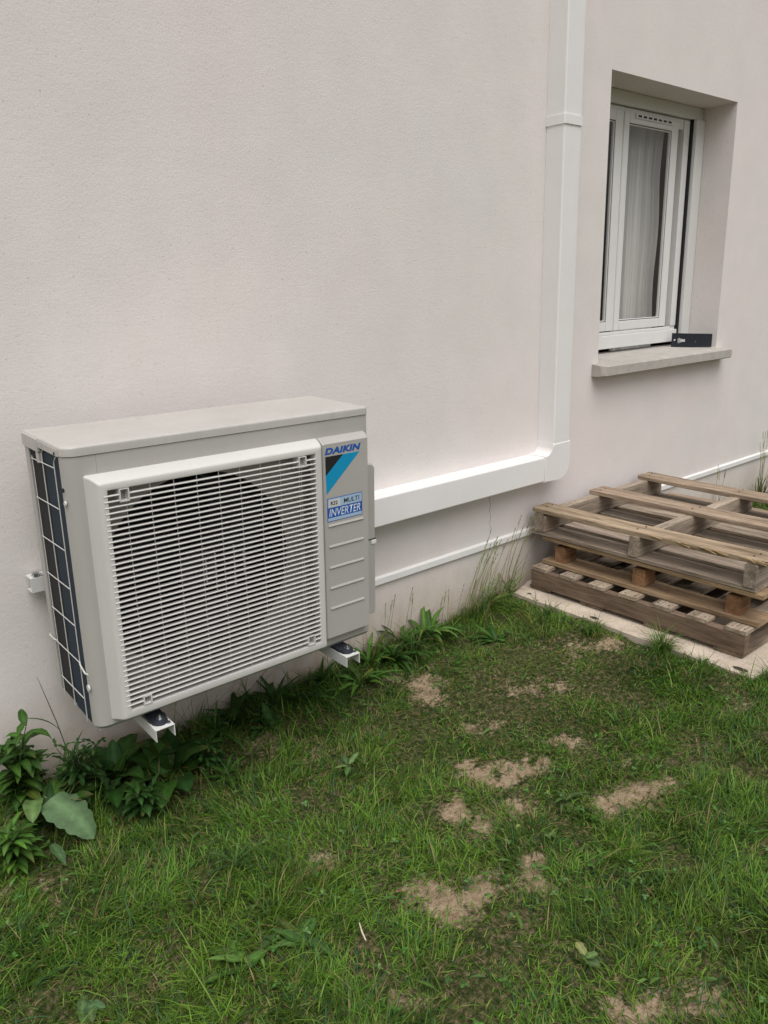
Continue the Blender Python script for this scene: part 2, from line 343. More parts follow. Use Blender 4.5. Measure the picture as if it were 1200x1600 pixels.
# dark room behind the window
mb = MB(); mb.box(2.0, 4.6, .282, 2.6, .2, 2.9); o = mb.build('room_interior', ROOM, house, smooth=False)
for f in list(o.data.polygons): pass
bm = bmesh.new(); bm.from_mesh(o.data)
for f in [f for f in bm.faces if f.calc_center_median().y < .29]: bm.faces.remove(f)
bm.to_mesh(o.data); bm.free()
# sill: slopes outward a little, with a raised end ear and chamfered nose
def make_sill():
    mb = MB(); x0, x1 = 2.543, 3.759
    prof = [(0.19, 1.060), (-.060, 1.0445), (-.070, 1.041), (-.0735, 1.036), (-.0735, .998), (-.066, .993), (-.045, .993), (-.045, .999), (-.035, .999), (-.035, .993), (0.0, .993)]
    mb.prism([p for p in prof if p[0] <= 0] + [(0.0, 1.0485)][::1], 0, x0, x1)
    # inner board lying in the opening
    mb.prism([(.001, .9965), (.001, 1.0482), (.24, 1.064), (.24, .9965)], 0, WX0 + .0005, WX1 - .0005)
    return mb.build('window_sill', SILL, house, ang=25)
def make_sill2():
    bm = bmesh.new(); x0, x1 = 2.545, 3.757
    def ring(x, yf):   # outer ledge cross-section with front at yf
        return [(x, 0.0, 1.0485), (x, yf + .012, 1.0440), (x, yf + .004, 1.0425), (x, yf, 1.038), (x, yf, .998), (x, yf + .005, .9935), (x, 0.0, .9935)]
    xs = [(x0, -.050), (x0 + .006, -.060), (x0 + .022, -.073)] + [(x0 + .022 + (x1 - x0 - .044) * k / 14, -.073 + .0006 * math.sin(k * 2.3)) for k in range(1, 14)] + [(x1 - .022, -.073), (x1 - .006, -.066), (x1, -.058)]
    mb = MB(); mb.loft([ring(x, y) for x, y in xs])
    mb.prism([(.0005, .9965), (.0005, 1.0482), (.24, 1.064), (.24, .9965)], 0, WX0 + .0005, WX1 - .0005)
    return mb.build('window_sill', SILL, house, ang=25)
make_sill2()
# window
YF = .20
def frame_rect(mb, x0, x1, z0, z1, wl, wr, wb, wt, y0, y1, bev=.003):
    mb.box(x0, x0 + wl, y0, y1, z0, z1, bev); mb.box(x1 - wr, x1, y0, y1, z0, z1, bev)
    mb.box(x0 + wl + .0003, x1 - wr - .0003, y0, y1, z0, z0 + wb, bev); mb.box(x0 + wl + .0003, x1 - wr - .0003, y0, y1, z1 - wt, z1, bev)
mb = MB(); frame_rect(mb, 2.6, 3.600, 1.082, 2.2155, .055, .055, .045, .05, YF + .004, YF + .04)
mb.box(2.60, 3.60, YF - .012, YF + .0035, 1.084, 1.150, .004); mb.box(2.6555, 3.5445, YF - .002, YF + .0035, 1.1505, 1.168, .004)
win = mb.build('window', UPVC, house)
def sash(x0, x1):
    mb = MB(); frame_rect(mb, x0, x1, 1.172, 2.196, .042, .062, .046, .048, YF - .004, YF + .018, .004)
    frame_rect(mb, x0 + .0425, x1 - .0625, 1.2185, 2.1475, .007, .007, .007, .007, YF + .001, YF + .016, .002)
    s = mb.build('sash', UPVC, win)
    mb = MB(); frame_rect(mb, x0 + .0415, x1 - .0615, 1.2175, 2.1485, .004, .004, .004, .004, YF + .0005, YF + .017, 0); mb.build('gasket', GASKET, win)
    mb = MB(); mb.box(x0 + .045, x1 - .065, YF + .0075, YF + .0115, 1.221, 2.145); mb.build('pane', GLASS, win, smooth=False)
sash(3.000, 3.487); sash(2.655, 2.990)
mb = MB(); mb.box(2.9905, 2.9995, YF - .010, YF + .02, 1.172, 2.196, .005); mb.build('centre_post', UPVC, win)
mb = MB(); mb.box(3.5455, 3.5985, YF - .001, YF + .003, 1.17, 2.212, .001); mb.build('frame_trim', UPVC, win)
mb = MB(); mb.box(WX0 + .001, WX1 - .001, YF - .02, YF + .10, 2.2185, 2.2765, .002); mb.build('shutter_box', GUIDE, win)
for xa, xb in ((3.612, 3.694), (WX0 + .002, 2.596)):
    mb = MB(); mb.box(xa, xb, YF - .034, YF + .03, 1.062, 2.217, .003); mb.build('shutter_guide', GUIDE, win)
mb = MB(); mb.box(3.6040, 3.6115, YF - .015, YF + .06, 1.07, 2.217); mb.build('guide_slot', GASKET, win)
mb = MB(); mb.box(3.085, 3.42, YF - .012, YF - .0045, 2.172, 2.193, .002)
for k in range(7): mb.box(3.10 + k * .045, 3.128 + k * .045, YF - .0135, YF - .0121, 2.178, 2.187, 0, mi=1)
mb.build('trickle_vent', [UPVC, GASKET], win)
# curtain
def make_curtain():
    mb = MB(); nx, nz = 150, 16; x0, x1 = 3.19, 3.545; rows = []
    for k in range(nz + 1):
        z = 1.02 + 1.25 * k / nz; row = []
        for i in range(nx + 1):
            t = i / nx; sp = 1 + .05 * math.sin(k * .5) * (t - .5)
            x = x0 + (x1 - x0) * (.5 + (t - .5) * sp) + (.012 * math.sin(k * .8 + 1) if t > .6 else 0) * t
            a = math.sin(t * 62 + .25 * math.sin(k * .35)) * .010 + math.sin(t * 23 + k * .06) * .012 + .004 * math.sin(t * 140)
            row.append((x, .335 + a, z))
        rows.append(row)
    mb.loft(rows, closed=False, caps=False)
    m_, nt, b = mat('sheer_voile', (.90, .89, .87), .9); tr = N(nt, 'ShaderNodeBsdfTransparent'); mx = N(nt, 'ShaderNodeMixShader'); mx.inputs[0].default_value = .16
    nt.links.new(b.outputs[0], mx.inputs[1]); nt.links.new(tr.outputs[0], mx.inputs[2]); nt.links.new(mx.outputs[0], nt.nodes['Material Output'].inputs[0])
    o = mb.build('curtain', m_, None, 80); tag(o, 'white sheer curtain hanging in folds behind the window pane', 'curtain')
make_curtain()

# black hanger hook lying on the sill
def make_hook():
    root = empty('hanging_bracket', (3.575, .085, 1.0535), label='small curved black plastic bracket with a hanger hole on the window sill', cat='bracket')
    path = [(-.068, .062), (-.045, .040), (-.015, .014), (.015, -.010), (.040, -.026), (.056, -.040), (.068, -.052), (.078, -.066)]
    mb = MB(); H = .080; th = .004; dense = []
    P = [Vector((a * 1.12, b * 1.15, 0)) for a, b in path]
    L = [0]
    for a, b in zip(P, P[1:]): L.append(L[-1] + (b - a).length)
    def at(s):
        for i in range(len(P) - 1):
            if s <= L[i + 1] + 1e-9: t = (s - L[i]) / (L[i + 1] - L[i]); return P[i].lerp(P[i + 1], t), (P[i + 1] - P[i]).normalized()
        return P[-1], (P[-1] - P[-2]).normalized()
    ns, nz = 60, 22; inside = lambda u, z: ((.012 < u < .072 and abs(z - .040) < .0065) or ((u - .040) ** 2 + (z - .040) ** 2 < .0135 ** 2))
    v = {}
    def V(i, k, side):
        if (i, k, side) not in v:
            s = L[-1] * i / ns; p, d = at(s); n = Vector((d.y, -d.x, 0)); zz = H * k / nz; taper = (1 - .12 * i / ns)
            v[i, k, side] = mb.bm.verts.new(p + n * (th / 2 * side) + Vector((0, 0, zz * taper)))
        return v[i, k, side]
    solid = lambda i, k: 0 <= i < ns and 0 <= k < nz and not inside(L[-1] * (i + .5) / ns, H * (k + .5) / nz)
    for i in range(ns):
        for k in range(nz):
            if not solid(i, k): continue
            mb.bm.faces.new([V(a, b, 1) for a, b in ((i, k), (i + 1, k), (i + 1, k + 1), (i, k + 1))]); mb.bm.faces.new([V(a, b, -1) for a, b in ((i, k), (i, k + 1), (i + 1, k + 1), (i + 1, k))])
            for (di, dk, e) in ((-1, 0, ((i, k), (i, k + 1))), (1, 0, ((i + 1, k), (i + 1, k + 1))), (0, -1, ((i, k), (i + 1, k))), (0, 1, ((i, k + 1), (i + 1, k + 1)))):
                if not solid(i + di, k + dk): mb.bm.faces.new((V(*e[0], 1), V(*e[1], 1), V(*e[1], -1), V(*e[0], -1)))
    mb.build('curved_strap', HOOKM, root, 40)
    mb = MB(); mb.box(.020, .024, -.0165, -.0125, .026, .036, .0005); mb.build('mark', LIGHTP, root)
make_hook()

# ------------------------------------------------------------------ cable trunking on the wall
duct = empty('cable_trunking', (2.22, 0, .58), label='white plastic cable trunking running down the wall and turning to the outdoor unit', cat='cable trunking')
def D(mb, name): 
    o = mb.build(name, PVC, duct, 50); o.location = (-2.22, 0, -.58); return o
def rrect(a0, a1, b0, b1, r, n=4):    # open at the wall side: b1 = wall
    pts = [(a0, b1)]
    for k in range(n + 1): q = math.pi / 2 * k / n; pts.append((a0 + r - r * math.cos(q), b0 + r - r * math.sin(q)))
    for k in range(n + 1): q = math.pi / 2 * k / n; pts.append((a1 - r + r * math.sin(q), b0 + r - r * math.cos(q)))
    pts.append((a1, b1)); return pts
mb = MB(); mb.prism(rrect(2.166, 2.277, -.089, -.0005, .007), 2, .70, 2.020); mb.prism(rrect(2.1662, 2.2768, -.0888, -.0005, .007), 2, 2.022, 5.5); D(mb, 'vertical_duct')
mb = MB(); mb.prism(rrect(2.1615, 2.2815, -.0935, -.0005, .008), 2, 2.014, 2.048); D(mb, 'joint_collar')
mb = MB(); mb.prism([(z, y) for z, y in []] or [(y, z) for z, y in rrect(.580, .691, -.089, -.0005, .007)], 0, .80, 2.15); D(mb, 'horizontal_duct')
el = [(2.105, .5765), (2.205, .5765)] + [(2.205 + .077 * math.sin(q), .6535 - .077 * math.cos(q)) for q in [math.pi / 2 * k / 10 for k in range(1, 11)]] + \
     [(2.282, .742), (2.1635, .742), (2.1635, .722)] + [(2.1335 + .030 * math.cos(q), .7245 - .030 * math.sin(q)) for q in [math.pi / 2 * k / 6 for k in range(1, 7)]] + [(2.105, .6945)]
mb = MB(); mb.prism(el, 1, -.0915, -.0004, .006, 3); D(mb, 'elbow')

# ------------------------------------------------------------------ outdoor unit (local frame: x right, -y out of the wall, z up)
UROT = (0.0263, 0.0061, -0.0064); ULOC = (0, -.09, .369)
ac = empty('air_conditioner', ULOC, UROT, label='ivory outdoor air conditioning unit with louvred fan grille mounted on the wall', cat='air conditioner')
UW, UD, UH = .872, .289, .728
def make_casing():
    # outline seen from above: open at the left-hand back for the coil, rounded front left corner
    mb = MB(); r = .030; n = 6; t = .0015
    prof = [(0.0, -.2545), (0.0, -UD + r)] + [(r - r * math.cos(q), -UD + r - r * math.sin(q)) for q in [math.pi / 2 * k / n for k in range(1, n + 1)]]
    prof += [(.072, -UD)]
    zs = [.0, .012, .055, .628, .7035]
    LX, RX = .0725, .6560
    def rowz(z, k):
        ins = .010 if k == 0 else 0   # tucked-in lower lip
        pts = []
        for (x, y) in prof: pts.append((x + ins * (x < .02), y + (ins if y < -UD + .012 else 0) , z))
        return pts
    rows = [rowz(z, k) for k, z in enumerate(zs)]; mb.loft(rows, closed=False, caps=False)
    bm = mb.bm
    xs = [.0725, RX, UW - .004, UW]; 
    for k in range(4):
        z0, z1 = zs[k], zs[k + 1]; y0 = -UD + (.010 if k == 0 else 0); y1 = -UD
        for i in range(3):
            if i == 0 and k == 2: continue
            ya = -UD + .004 if i == 2 else -UD
            mb.quad([(xs[i], y0, z0), (xs[i + 1], y0 + (.004 if i == 2 else 0), z0), (xs[i + 1], y1 + (.004 if i == 2 else 0), z1), (xs[i], y1, z1)])
        mb.quad([(UW, y0 + .004, z0), (UW, 0, z0), (UW, 0, z1), (UW, y1 + .004, z1)])
    mb.quad([(.19, -.006, .0), (UW, -.006, 0), (UW, -.006, .7035), (.19, -.006, .7035)])          # back sheet, right part
    bmesh.ops.remove_doubles(bm, verts=bm.verts[:], dist=.0002)
    bmesh.ops.solidify(bm, geom=bm.faces[:], thickness=.002)
    return mb.build('casing', CASE, ac, 30)
make_casing()
# base pan and back post
mb = MB(); mb.box(.036, UW - .003, -UD + .012, -.001, .0005, .022, .004); mb.box(.01, UW - .01, -UD + .014, -.01, -.002, .0, 0)
mb.build('base_pan', CASE, ac)
mb = MB(); mb.box(-.001, .012, -.030, .0, .018, .692, .0015); mb.box(.0, .20, -.002, .0, .018, .69); mb.build('rear_post', CASE, ac)
# top cover with rolled edge
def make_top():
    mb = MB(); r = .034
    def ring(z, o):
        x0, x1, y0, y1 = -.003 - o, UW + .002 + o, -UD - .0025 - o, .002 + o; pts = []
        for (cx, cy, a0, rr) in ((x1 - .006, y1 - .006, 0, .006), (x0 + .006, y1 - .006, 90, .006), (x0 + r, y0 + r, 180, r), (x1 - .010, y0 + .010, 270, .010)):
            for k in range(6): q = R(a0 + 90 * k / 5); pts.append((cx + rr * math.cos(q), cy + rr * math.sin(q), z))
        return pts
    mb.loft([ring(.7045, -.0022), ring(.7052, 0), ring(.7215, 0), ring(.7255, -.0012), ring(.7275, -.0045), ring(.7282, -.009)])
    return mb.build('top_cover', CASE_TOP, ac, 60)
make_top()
mb = MB(); mb.box(-.0045, -.002, -.262, -.1225, .7035, .7205, .001); mb.box(-.006, .03, -.118, .0, .690, .7235, .003); mb.box(-.004, .028, -.115, -.095, .662, .690, .003); mb.tube([(-.006, -.244, .709), (-.0035, -.244, .709)], .0035, 10, 1)
mb.build('handle_clip', [CASE_TOP, INNER], ac)
# raised grille surround
def rr_ring(x0, x1, z0, z1, y, rs, n=5):
    pts = []
    for (cx, cz, a0, r) in ((x1 - rs[0], z1 - rs[0], 0, rs[0]), (x0 + rs[1], z1 - rs[1], 90, rs[1]), (x0 + rs[2], z0 + rs[2], 180, rs[2]), (x1 - rs[3], z0 + rs[3], 270, rs[3])):
        for k in range(n + 1): q = R(a0 + 90 * k / n); pts.append((cx + r * math.cos(q), y, cz + r * math.sin(q)))
    return pts
mb = MB()
R4 = (.006, .006, .006, .006); Rb = (.002, .002, .002, .002)
mb.loft([rr_ring(.038, .690, .022, .658, -UD + .001, R4), rr_ring(.045, .686, .027, .655, -.305, R4), rr_ring(.0515, .681, .031, .649, -.322, R4),
         rr_ring(.0555, .6765, .0345, .6445, -.3305, R4), rr_ring(.062, .672, .039, .640, -.3340, R4), rr_ring(.0725, .6560, .0555, .6275, -.3340, Rb), rr_ring(.0745, .6540, .0575, .6255, -.3325, Rb), rr_ring(.0755, .6530, .0585, .6245, -.3080, Rb)], True, False)
mb.build('grille_frame', GRILLE, ac, 40)
# louvre: slats, stiffening wires, four screw pockets
PX0, PX1, PZ0, PZ1 = .0745, .6540, .0575, .6255
NS = 41; pitch = (PZ1 - PZ0) / NS
pockets = [(.1005, .1250, .593, .6245), (.598, .623, .595, .6245), (.1065, .1295, .0595, .083), (.6075, .633, .0595, .088)]
mb = MB()
for k in range(1, NS):
    z = PZ0 + k * pitch; segs = [(PX0 - .010, PX1)]
    for (a, b, c, d) in pockets:
        if c - .002 < z < d + .002:
            segs = [s for (p, q) in segs for s in ([(p, a), (b, q)] if p < a < q else [(p, q)])]
    for (a, b) in segs:
        yb = -.3212
        sec = [(-.3345, z - .0019), (-.3355, z), (-.3345, z + .0019), (yb, z + .0003), (yb, z - .0012)]
        mb.loft([[(x, y, zz) for (y, zz) in sec] for x in ((a, b))])
mb.build('louvre_slats', SLAT, ac, 30)
mb = MB()
wx = [.1210 + .0608 * k for k in range(9)] + [.6140]
for x in wx: mb.box(x - .0008, x + .0008, -.3215, -.3190, PZ0 - .001, PZ1 + .001)
for x, a, b in ((.392, .30, .42), (.337, .30, .42), (.31, .33, .40), (.42, .33, .40)): mb.box(x - .0008, x + .0008, -.3245, -.3190, a, b)
mb.build('stiffening_bars', GRILLE, ac)
for (a, b, c, d) in pockets:
    mb = MB(); t = .0036
    for q in ((a, a + t, c, d), (b - t, b, c, d), (a + t + .0001, b - t - .0001, c, c + t), (a + t + .0001, b - t - .0001, d - t * .5, d)): mb.box(q[0], q[1], -.3362, -.305, q[2], q[3], .0006)
    mb.box(a + t, b - t, -.318, -.315, c + t, d - t * .5, 0, mi=1)
    mb.build('screw_pocket', [GRILLE, SHROUD], ac)
# shroud with bell mouth, fan, interior
FC = (.320, .352)
def make_shroud():
    mb = MB(); n = 72; rad = .262; x0, x1, z0, z1 = .034, .684, .030, .650
    outer = []
    for k in range(n):
        q = 2 * math.pi * k / n; c, s = math.cos(q), math.sin(q)
        t = min(((x1 - FC[0]) / c if c > 0 else (x0 - FC[0]) / c) if abs(c) > 1e-6 else 9, ((z1 - FC[1]) / s if s > 0 else (z0 - FC[1]) / s) if abs(s) > 1e-6 else 9)
        outer.append((FC[0] + c * t, -.276, FC[1] + s * t))
    def ring(r, y): return [(FC[0] + r * math.cos(2 * math.pi * k / n), y, FC[1] + r * math.sin(2 * math.pi * k / n)) for k in range(n)]
    mb.loft([outer, ring(rad + .012, -.276), ring(rad + .004, -.274)], True, False); mb.loft([ring(rad + .004, -.274), ring(rad, -.262), ring(rad - .002, -.20)], True, False, mi=1)  # bell in near-black: the opening's darkness is put into its colour
    return mb.build('fan_shroud', [SHROUD, INNER], ac, 50)
make_shroud()
def make_fan():
    mb = MB(); cx, cz = FC
    mb.tube([(cx, -.262, cz), (cx, -.258, cz), (cx, -.20, cz)], [.030, .055, .06], 28)
    hub = mb.build('fan', FANM, ac, 40)
    mb = MB()
    for b in range(3):
        a0 = R(20 + 120 * b); rows = []
        for i in range(9):
            r = .05 + (.245 - .05) * i / 8; sweep = .55 * (i / 8) ** 1.3; wd = .75 - .12 * i / 8; row = []
            for j in range(9):
                t = j / 8; q = a0 + sweep + wd * (t - .5) * 1.5; row.append((cx + r * math.cos(q), -.250 + .045 * t + .006 * math.sin(math.pi * t), cz + r * math.sin(q)))
            rows.append(row)
        mb.loft(rows, False, False)
    bmesh.ops.solidify(mb.bm, geom=mb.bm.faces[:], thickness=.002)
    mb.build('fan_blades', FANM, hub, 50)
make_fan()
mb = MB(); mb.box(.14, .69, -.045, -.02, .022, .70); mb.box(.69, .695, -.275, -.012, .022, .70); mb.box(.066, .068, -.275, -.25, .022, .70); mb.build('inner_partition', INNER, ac, smooth=False)
mb = MB(); mb.box(.0035, .034, -.258, -.134, .006, .70, .001); mb.box(.034, .14, -.043, -.018, .022, .70); mb.build('coil', FINS, ac)
# dark rear half of the side opening: flat near-black sheet standing in for the deeper coil
mb = MB(); mb.box(.0030, .0135, -.1335, -.026, .014, .70, .001); mb.build('coil_dark_rear', INNER, ac)
# wire guard on the side
mb = MB(); xw = -.0012
for y, za, zb_ in ((-.0545, .010, .672), (-.135, .008, .692), (-.2215, .004, .684)): mb.tube([(xw, y, za), (xw, y, zb_)], .0013, 6)
mb.tube([(xw, -.135, .692), (xw, -.146, .700), (xw + .004, -.151, .704)], .0013, 6); mb.tube([(xw, -.2215, .684), (xw, -.232, .694), (xw + .004, -.236, .704)], .0013, 6)
for k, z in enumerate((.668, .568, .465, .366, .269, .169, .067)):
    mb.tube([(xw - .0015, -.0545, z - .002), (xw - .0015, -.2215, z + .003)], .0013, 6)
    if k == 5:
        mb.tube([(xw - .001, -.0545, z), (xw - .004, -.038, z - .001), (xw - .006, -.010, z + .003), (xw + .002, -.004, z + .001)], .0022, 6)
        mb.tube([(xw - .001, -.2215, z + .003), (xw - .004, -.235, z + .001), (xw - .003, -.262, z - .012), (xw + .004, -.266, z - .016)], .0022, 6)
mb.tube([(-.004, -.266, .118), (.0, -.266, .118)], .009, 12); mb.tube([(-.004, -.270, .595), (.0, -.270, .595)], .006, 12); mb.tube([(-.002, -.262, .625), (.001, -.262, .625)], .005, 12, 1)
mb.build('side_wire_guard', [WIRE, INNER], ac)
# right hand front panel with printed marks and four grooves
mb = MB()
mb.loft([rr_ring(.6905, .857, .044, .658, -UD + .001, (.003, .003, .003, .003)), rr_ring(.6885, .8545, .0465, .655, -.303, (.004, .004, .004, .004)), rr_ring(.6885, .8505, .0485, .6455, -.3165, (.004,) * 4), rr_ring(.6905, .8485, .0505, .6430, -.3190, (.003,) * 4)], True, True)
mb.build('front_panel', CASE, ac, 30)
mb = MB()
for z in (.4035, .340, .275, .2105, .1455):
    sec = [(-.3185, z + .0035), (-.3195, z + .0035), (-.3225, z - .0018), (-.3218, z - .0035), (-.3185, z - .0045)]
    mb.loft([[(x, y, zz) for y, zz in sec] for x in (.7025, .8285)])
mb.build('panel_ribs', CASE, ac, 60)
def text(name, body, x0, x1, z0, z1, y, material, parent, shear=0., bold=.0, space=1.):
    cu = bpy.data.curves.new(name, 'FONT'); cu.body = body; cu.size = 1; cu.shear = shear; cu.offset = bold; cu.space_character = space; cu.resolution_u = 3
    ob = bpy.data.objects.new(name, cu); col.objects.link(ob)
    me = bpy.data.meshes.new_from_object(ob.evaluated_get(bpy.context.evaluated_depsgraph_get())); bpy.data.objects.remove(ob); bpy.data.curves.remove(cu)
    co = np.array([v.co[:] for v in me.vertices]); lo, hi = co.min(0), co.max(0)
    for v in me.vertices:
        u = (v.co.x - lo[0]) / (hi[0] - lo[0]); q = (v.co.y - lo[1]) / (hi[1] - lo[1]); v.co = (x0 + (x1 - x0) * u, y, z0 + (z1 - z0) * q)
    me.materials.clear(); me.materials.append(material)
    o = bpy.data.objects.new(name, me); col.objects.link(o); o.parent = parent; return o
YP = -.3190
def flat(mb, pts, y, mi=0, th=.0003): mb.prism(pts, 1, y, y - th, mi=mi)
mb = MB(); flat(mb, [(.697, .6075), (.760, .6075), (.697, .5525)], YP - .0001, 0); flat(mb, [(.7604, .6075), (.8195, .6075), (.6985, .4975), (.697, .5522)], YP - .0001, 1)
logo = mb.build('logo_emblem', [BLACKP, BLUE_C], ac, smooth=False)
text('logo_lettering', 'DAIKIN', .6955, .8235, .6125, .6318, YP - .0004, BLUE_D, logo, .22, .055, 1.06)
mb = MB(); flat(mb, [(.6990, .4150), (.8262, .4150), (.8262, .4850), (.6990, .4850)], YP - .0001, 0)
flat(mb, [(.7010, .4170), (.8242, .4170), (.8242, .4262), (.7010, .4262)], YP - .0005, 1); flat(mb, [(.7010, .4565), (.8242, .4565), (.8242, .4830), (.7010, .4830)], YP - .0005, 1)
flat(mb, [(.7050, .4585), (.7450, .4585), (.7450, .4800), (.7050, .4800)], YP - .0009, 2)
lab = mb.build('inverter_label', [BLUE_D, BLUE_L, LIGHTP], ac, smooth=False)
text('label_lettering', 'R32', .711, .736, .4635, .4755, YP - .0013, BLACKP, lab, 0, .03); text('label_lettering', 'MULTI', .758, .815, .4625, .4765, YP - .0009, BLACKP, lab, .1, .012)
text('label_lettering', 'INVERTER', .7055, .8195, .4295, .4525, YP - .0005, WHITEP, lab, .2, .006)
# valve cover on the right-hand side
mb = MB(); mb.prism([(.8725, .020), (.958, .020), (.963, .030), (.963, .515), (.955, .528), (.8725, .540)], 1, -.2120, -.040, .005, 2)
vc = mb.build('valve_cover', CASE, ac); mb = MB(); mb.box(.945, .9655, -.2150, -.10, .264, .2785, .002); mb.box(.92, .9645, -.2128, -.10, .2790, .283, 0, mi=1); mb.build('notch_highlight', [RAILW, INNER], vc)  # pale strip paints the notch's highlight, black strip its dark gap

# ------------------------------------------------------------------ bracket carrying the unit
br = empty('wall_bracket', ULOC, UROT, label='white steel bracket with rail and two arms under the outdoor unit', cat='bracket')
def channel(mb, x0, x1, y0, y1, zt, h, t=.0025):
    mb.box(x0, x1, y0, y1, zt - t, zt, .0006); mb.box(x0, x0 + t, y0, y1, zt - h, zt - t - .0001, .0006); mb.box(x1 - t, x1, y0, y1, zt - h, zt - t - .0001, .0006)
for (x0, x1) in ((.122, .1745), (.733, .7835)):
    mb = MB(); channel(mb, x0, x1, -.352, .050, -.0130, .034); arm = mb.build('support_arm', BRKT, br)
    cx = (x0 + x1) / 2
    mb = MB(); mb.tube([(cx, -.300, -.0125), (cx, -.300, -.0045), (cx, -.300, -.003)], [.024, .024, .021], 20); mb.box(cx - .024, cx + .022, -.315, -.225, -.0125, -.0035, .002)
    mb.tube([(cx, -.318, -.0125), (cx, -.318, -.002)], [.022, .019], 20); mb.build('rubber_pad', RUBBER, arm)
    mb = MB(); mb.tube([(cx, -.322, -.0025), (cx, -.322, .0005)], .010, 16); mb.tube([(cx, -.322, .0005), (cx, -.322, .0055)], .0062, 6); mb.tube([(cx, -.322, .0055), (cx, -.322, .011)], .003, 8)
    mb.box(cx + .012, cx + .020, -.344, -.334, -.0125, -.008, .001); mb.build('bolt', STEEL, arm)
    mb = MB(); mb.box(x0 + .003, x1 - .003, .051, .0885, -.075, .36, .002); mb.prism([(.051, -.050), (.051, -.200), (-.12, -.050)], 0, x0 + .0255, x0 + .0275); mb.build('upright', BRKT, br)
mb = MB(); mb.box(-.022, .86, .046, .0495, .276, .318, .001); mb.box(-.022, .86, .0500, .088, .3155, .318, .0008); mb.box(-.022, .86, .0500, .088, .276, .2785, .0008); mb.build('rail', BRKT, br)
mb = MB(); mb.tube([(-.004, .055, .318), (-.004, .055, .330)], .009, 6); mb.box(-.012, .014, .048, .072, .3182, .3212, .001); mb.build('bolt', STEEL, br)

# ------------------------------------------------------------------ pallets
def board(mb, p0, p1, w_, t_, wood_tint=(1, 1, 1), up=(0, 0, 1), ch=.0018, n=10, warp=.0015, mi=0, ragged=0):
    p0, p1 = Vector(p0), Vector(p1); d = (p1 - p0); L = d.length; d.normalize(); up = Vector(up); s = d.cross(up).normalized(); up = s.cross(d).normalized()
    a, b = w_ / 2, t_ / 2; c = ch; sec = [(-a + c, -b), (a - c, -b), (a, -b + c), (a, b - c), (a - c, b), (-a + c, b), (-a, b - c), (-a, -b + c)]
    ox, oy, oz = random.uniform(0, 50), random.uniform(0, 50), random.uniform(0, 50); ph = random.uniform(0, 6); k1 = random.uniform(-1, 1)
    rings, g = [], []
    for i in range(n + 1):
        f = i / n; q = p0 + d * (L * f) + up * (warp * k1 * math.sin(math.pi * f)) + s * (warp * .7 * math.sin(f * 5 + ph)); ring = []; gg = []
        for j, (u, v) in enumerate(sec):
            jj = random.uniform(-1, 1) * .0007
            e = random.uniform(-1, 1) * (.002 if i in (0, n) else 0)
            if ragged and i >= n - 1: e += random.uniform(-ragged, 0)
            ring.append(q + s * (u + jj) + up * (v + jj * .6) + d * e); gg.append(Vector((L * f + ox, u + oy, v + oz)))
        rings.append(ring); g.append(gg)
    mb.loft(rings, True, True, mi, g, (*wood_tint, 1))
def nails(mb, pts, mi=1):
    for p in pts: mb.tube([(p[0], p[1], p[2] - .001), (p[0], p[1], p[2] + .0006)], .0034, 7, mi)
def tint(v=.12, base=(1, 1, 1)): k = 1 + random.uniform(-v, v); return (base[0] * k, base[1] * k * random.uniform(.98, 1.01), base[2] * k * random.uniform(.95, 1.02))

SZ = .100
# bottom pallet
pb = empty('wooden_pallet', (2.60, -.56, SZ), label='dark weathered pallet with solid side beam, bottom of the stack on the slab', cat='pallet', group='pallets stacked by the wall')
def PB(mb, name, mats, root): o = mb.build(name, mats, root, 25); o.location = tuple(-c for c in root.location); return o
for x in (2.062, 2.58, 3.09):      # long beams along y
    mb = MB()
    if x < 2.1:
        board(mb, (x, -.085, .1555), (x, -1.050, .1555), .036, .074, tint(.05, (.95, .9, .86)), n=16)
    else: board(mb, (x, -.085, .1555), (x, -1.050, .1555), .036, .074, tint())
    PB(mb, 'stringer', WOOD_D, pb)
for k in range(7):
    y = -.127 - k * .1475; mb = MB(); board(mb, (2.042, y, .2010), (3.11, y + random.uniform(-.003, .003), .2010), .080, .0155, tint(.15, (1.22, 1.18, 1.12)), n=14)
    nails(mb, [(2.062, y + .02, .2090), (2.066, y - .022, .2090)]); PB(mb, 'deck_board', [WOOD_G, NAIL], pb)
for y in (-.13, -.40, -.70, -.99):
    mb = MB(); board(mb, (2.050, y, .1095), (3.105, y, .1095), .11, .016, tint()); PB(mb, 'bottom_board', WOOD_D, pb)
# middle pallet with orange blocks
pm = empty('wooden_pallet', (2.62, -.60, .211), label='block pallet with orange brown blocks, middle one of the stack', cat='pallet', group='pallets stacked by the wall')
XS = (2.158, 2.64, 3.10); YS = (-.185, -.572, -.962); Z1 = .211
for x in XS:
    mb = MB(); board(mb, (x - .002, -.10, Z1 + .010), (x + .002, -1.065, Z1 + .010), .118, .018, tint(.05, (.98, .88, .78)), n=14); PB(mb, 'bottom_board', WOOD_Y, pm)
ORANGE = (.80, .56, .42)
for x in XS:
    for y in YS:
        mb = MB(); board(mb, (x - .045, y, Z1 + .056), (x + .035, y, Z1 + .056), .056, .0735, tint(.1, ORANGE), ch=.004, n=4); PB(mb, 'block', WOOD_Y, pm)
for y in YS:
    mb = MB(); board(mb, (2.150, y, Z1 + .1005), (3.16, y, Z1 + .1005), .09, .0150, tint(.08)); PB(mb, 'cross_board', WOOD_G, pm)
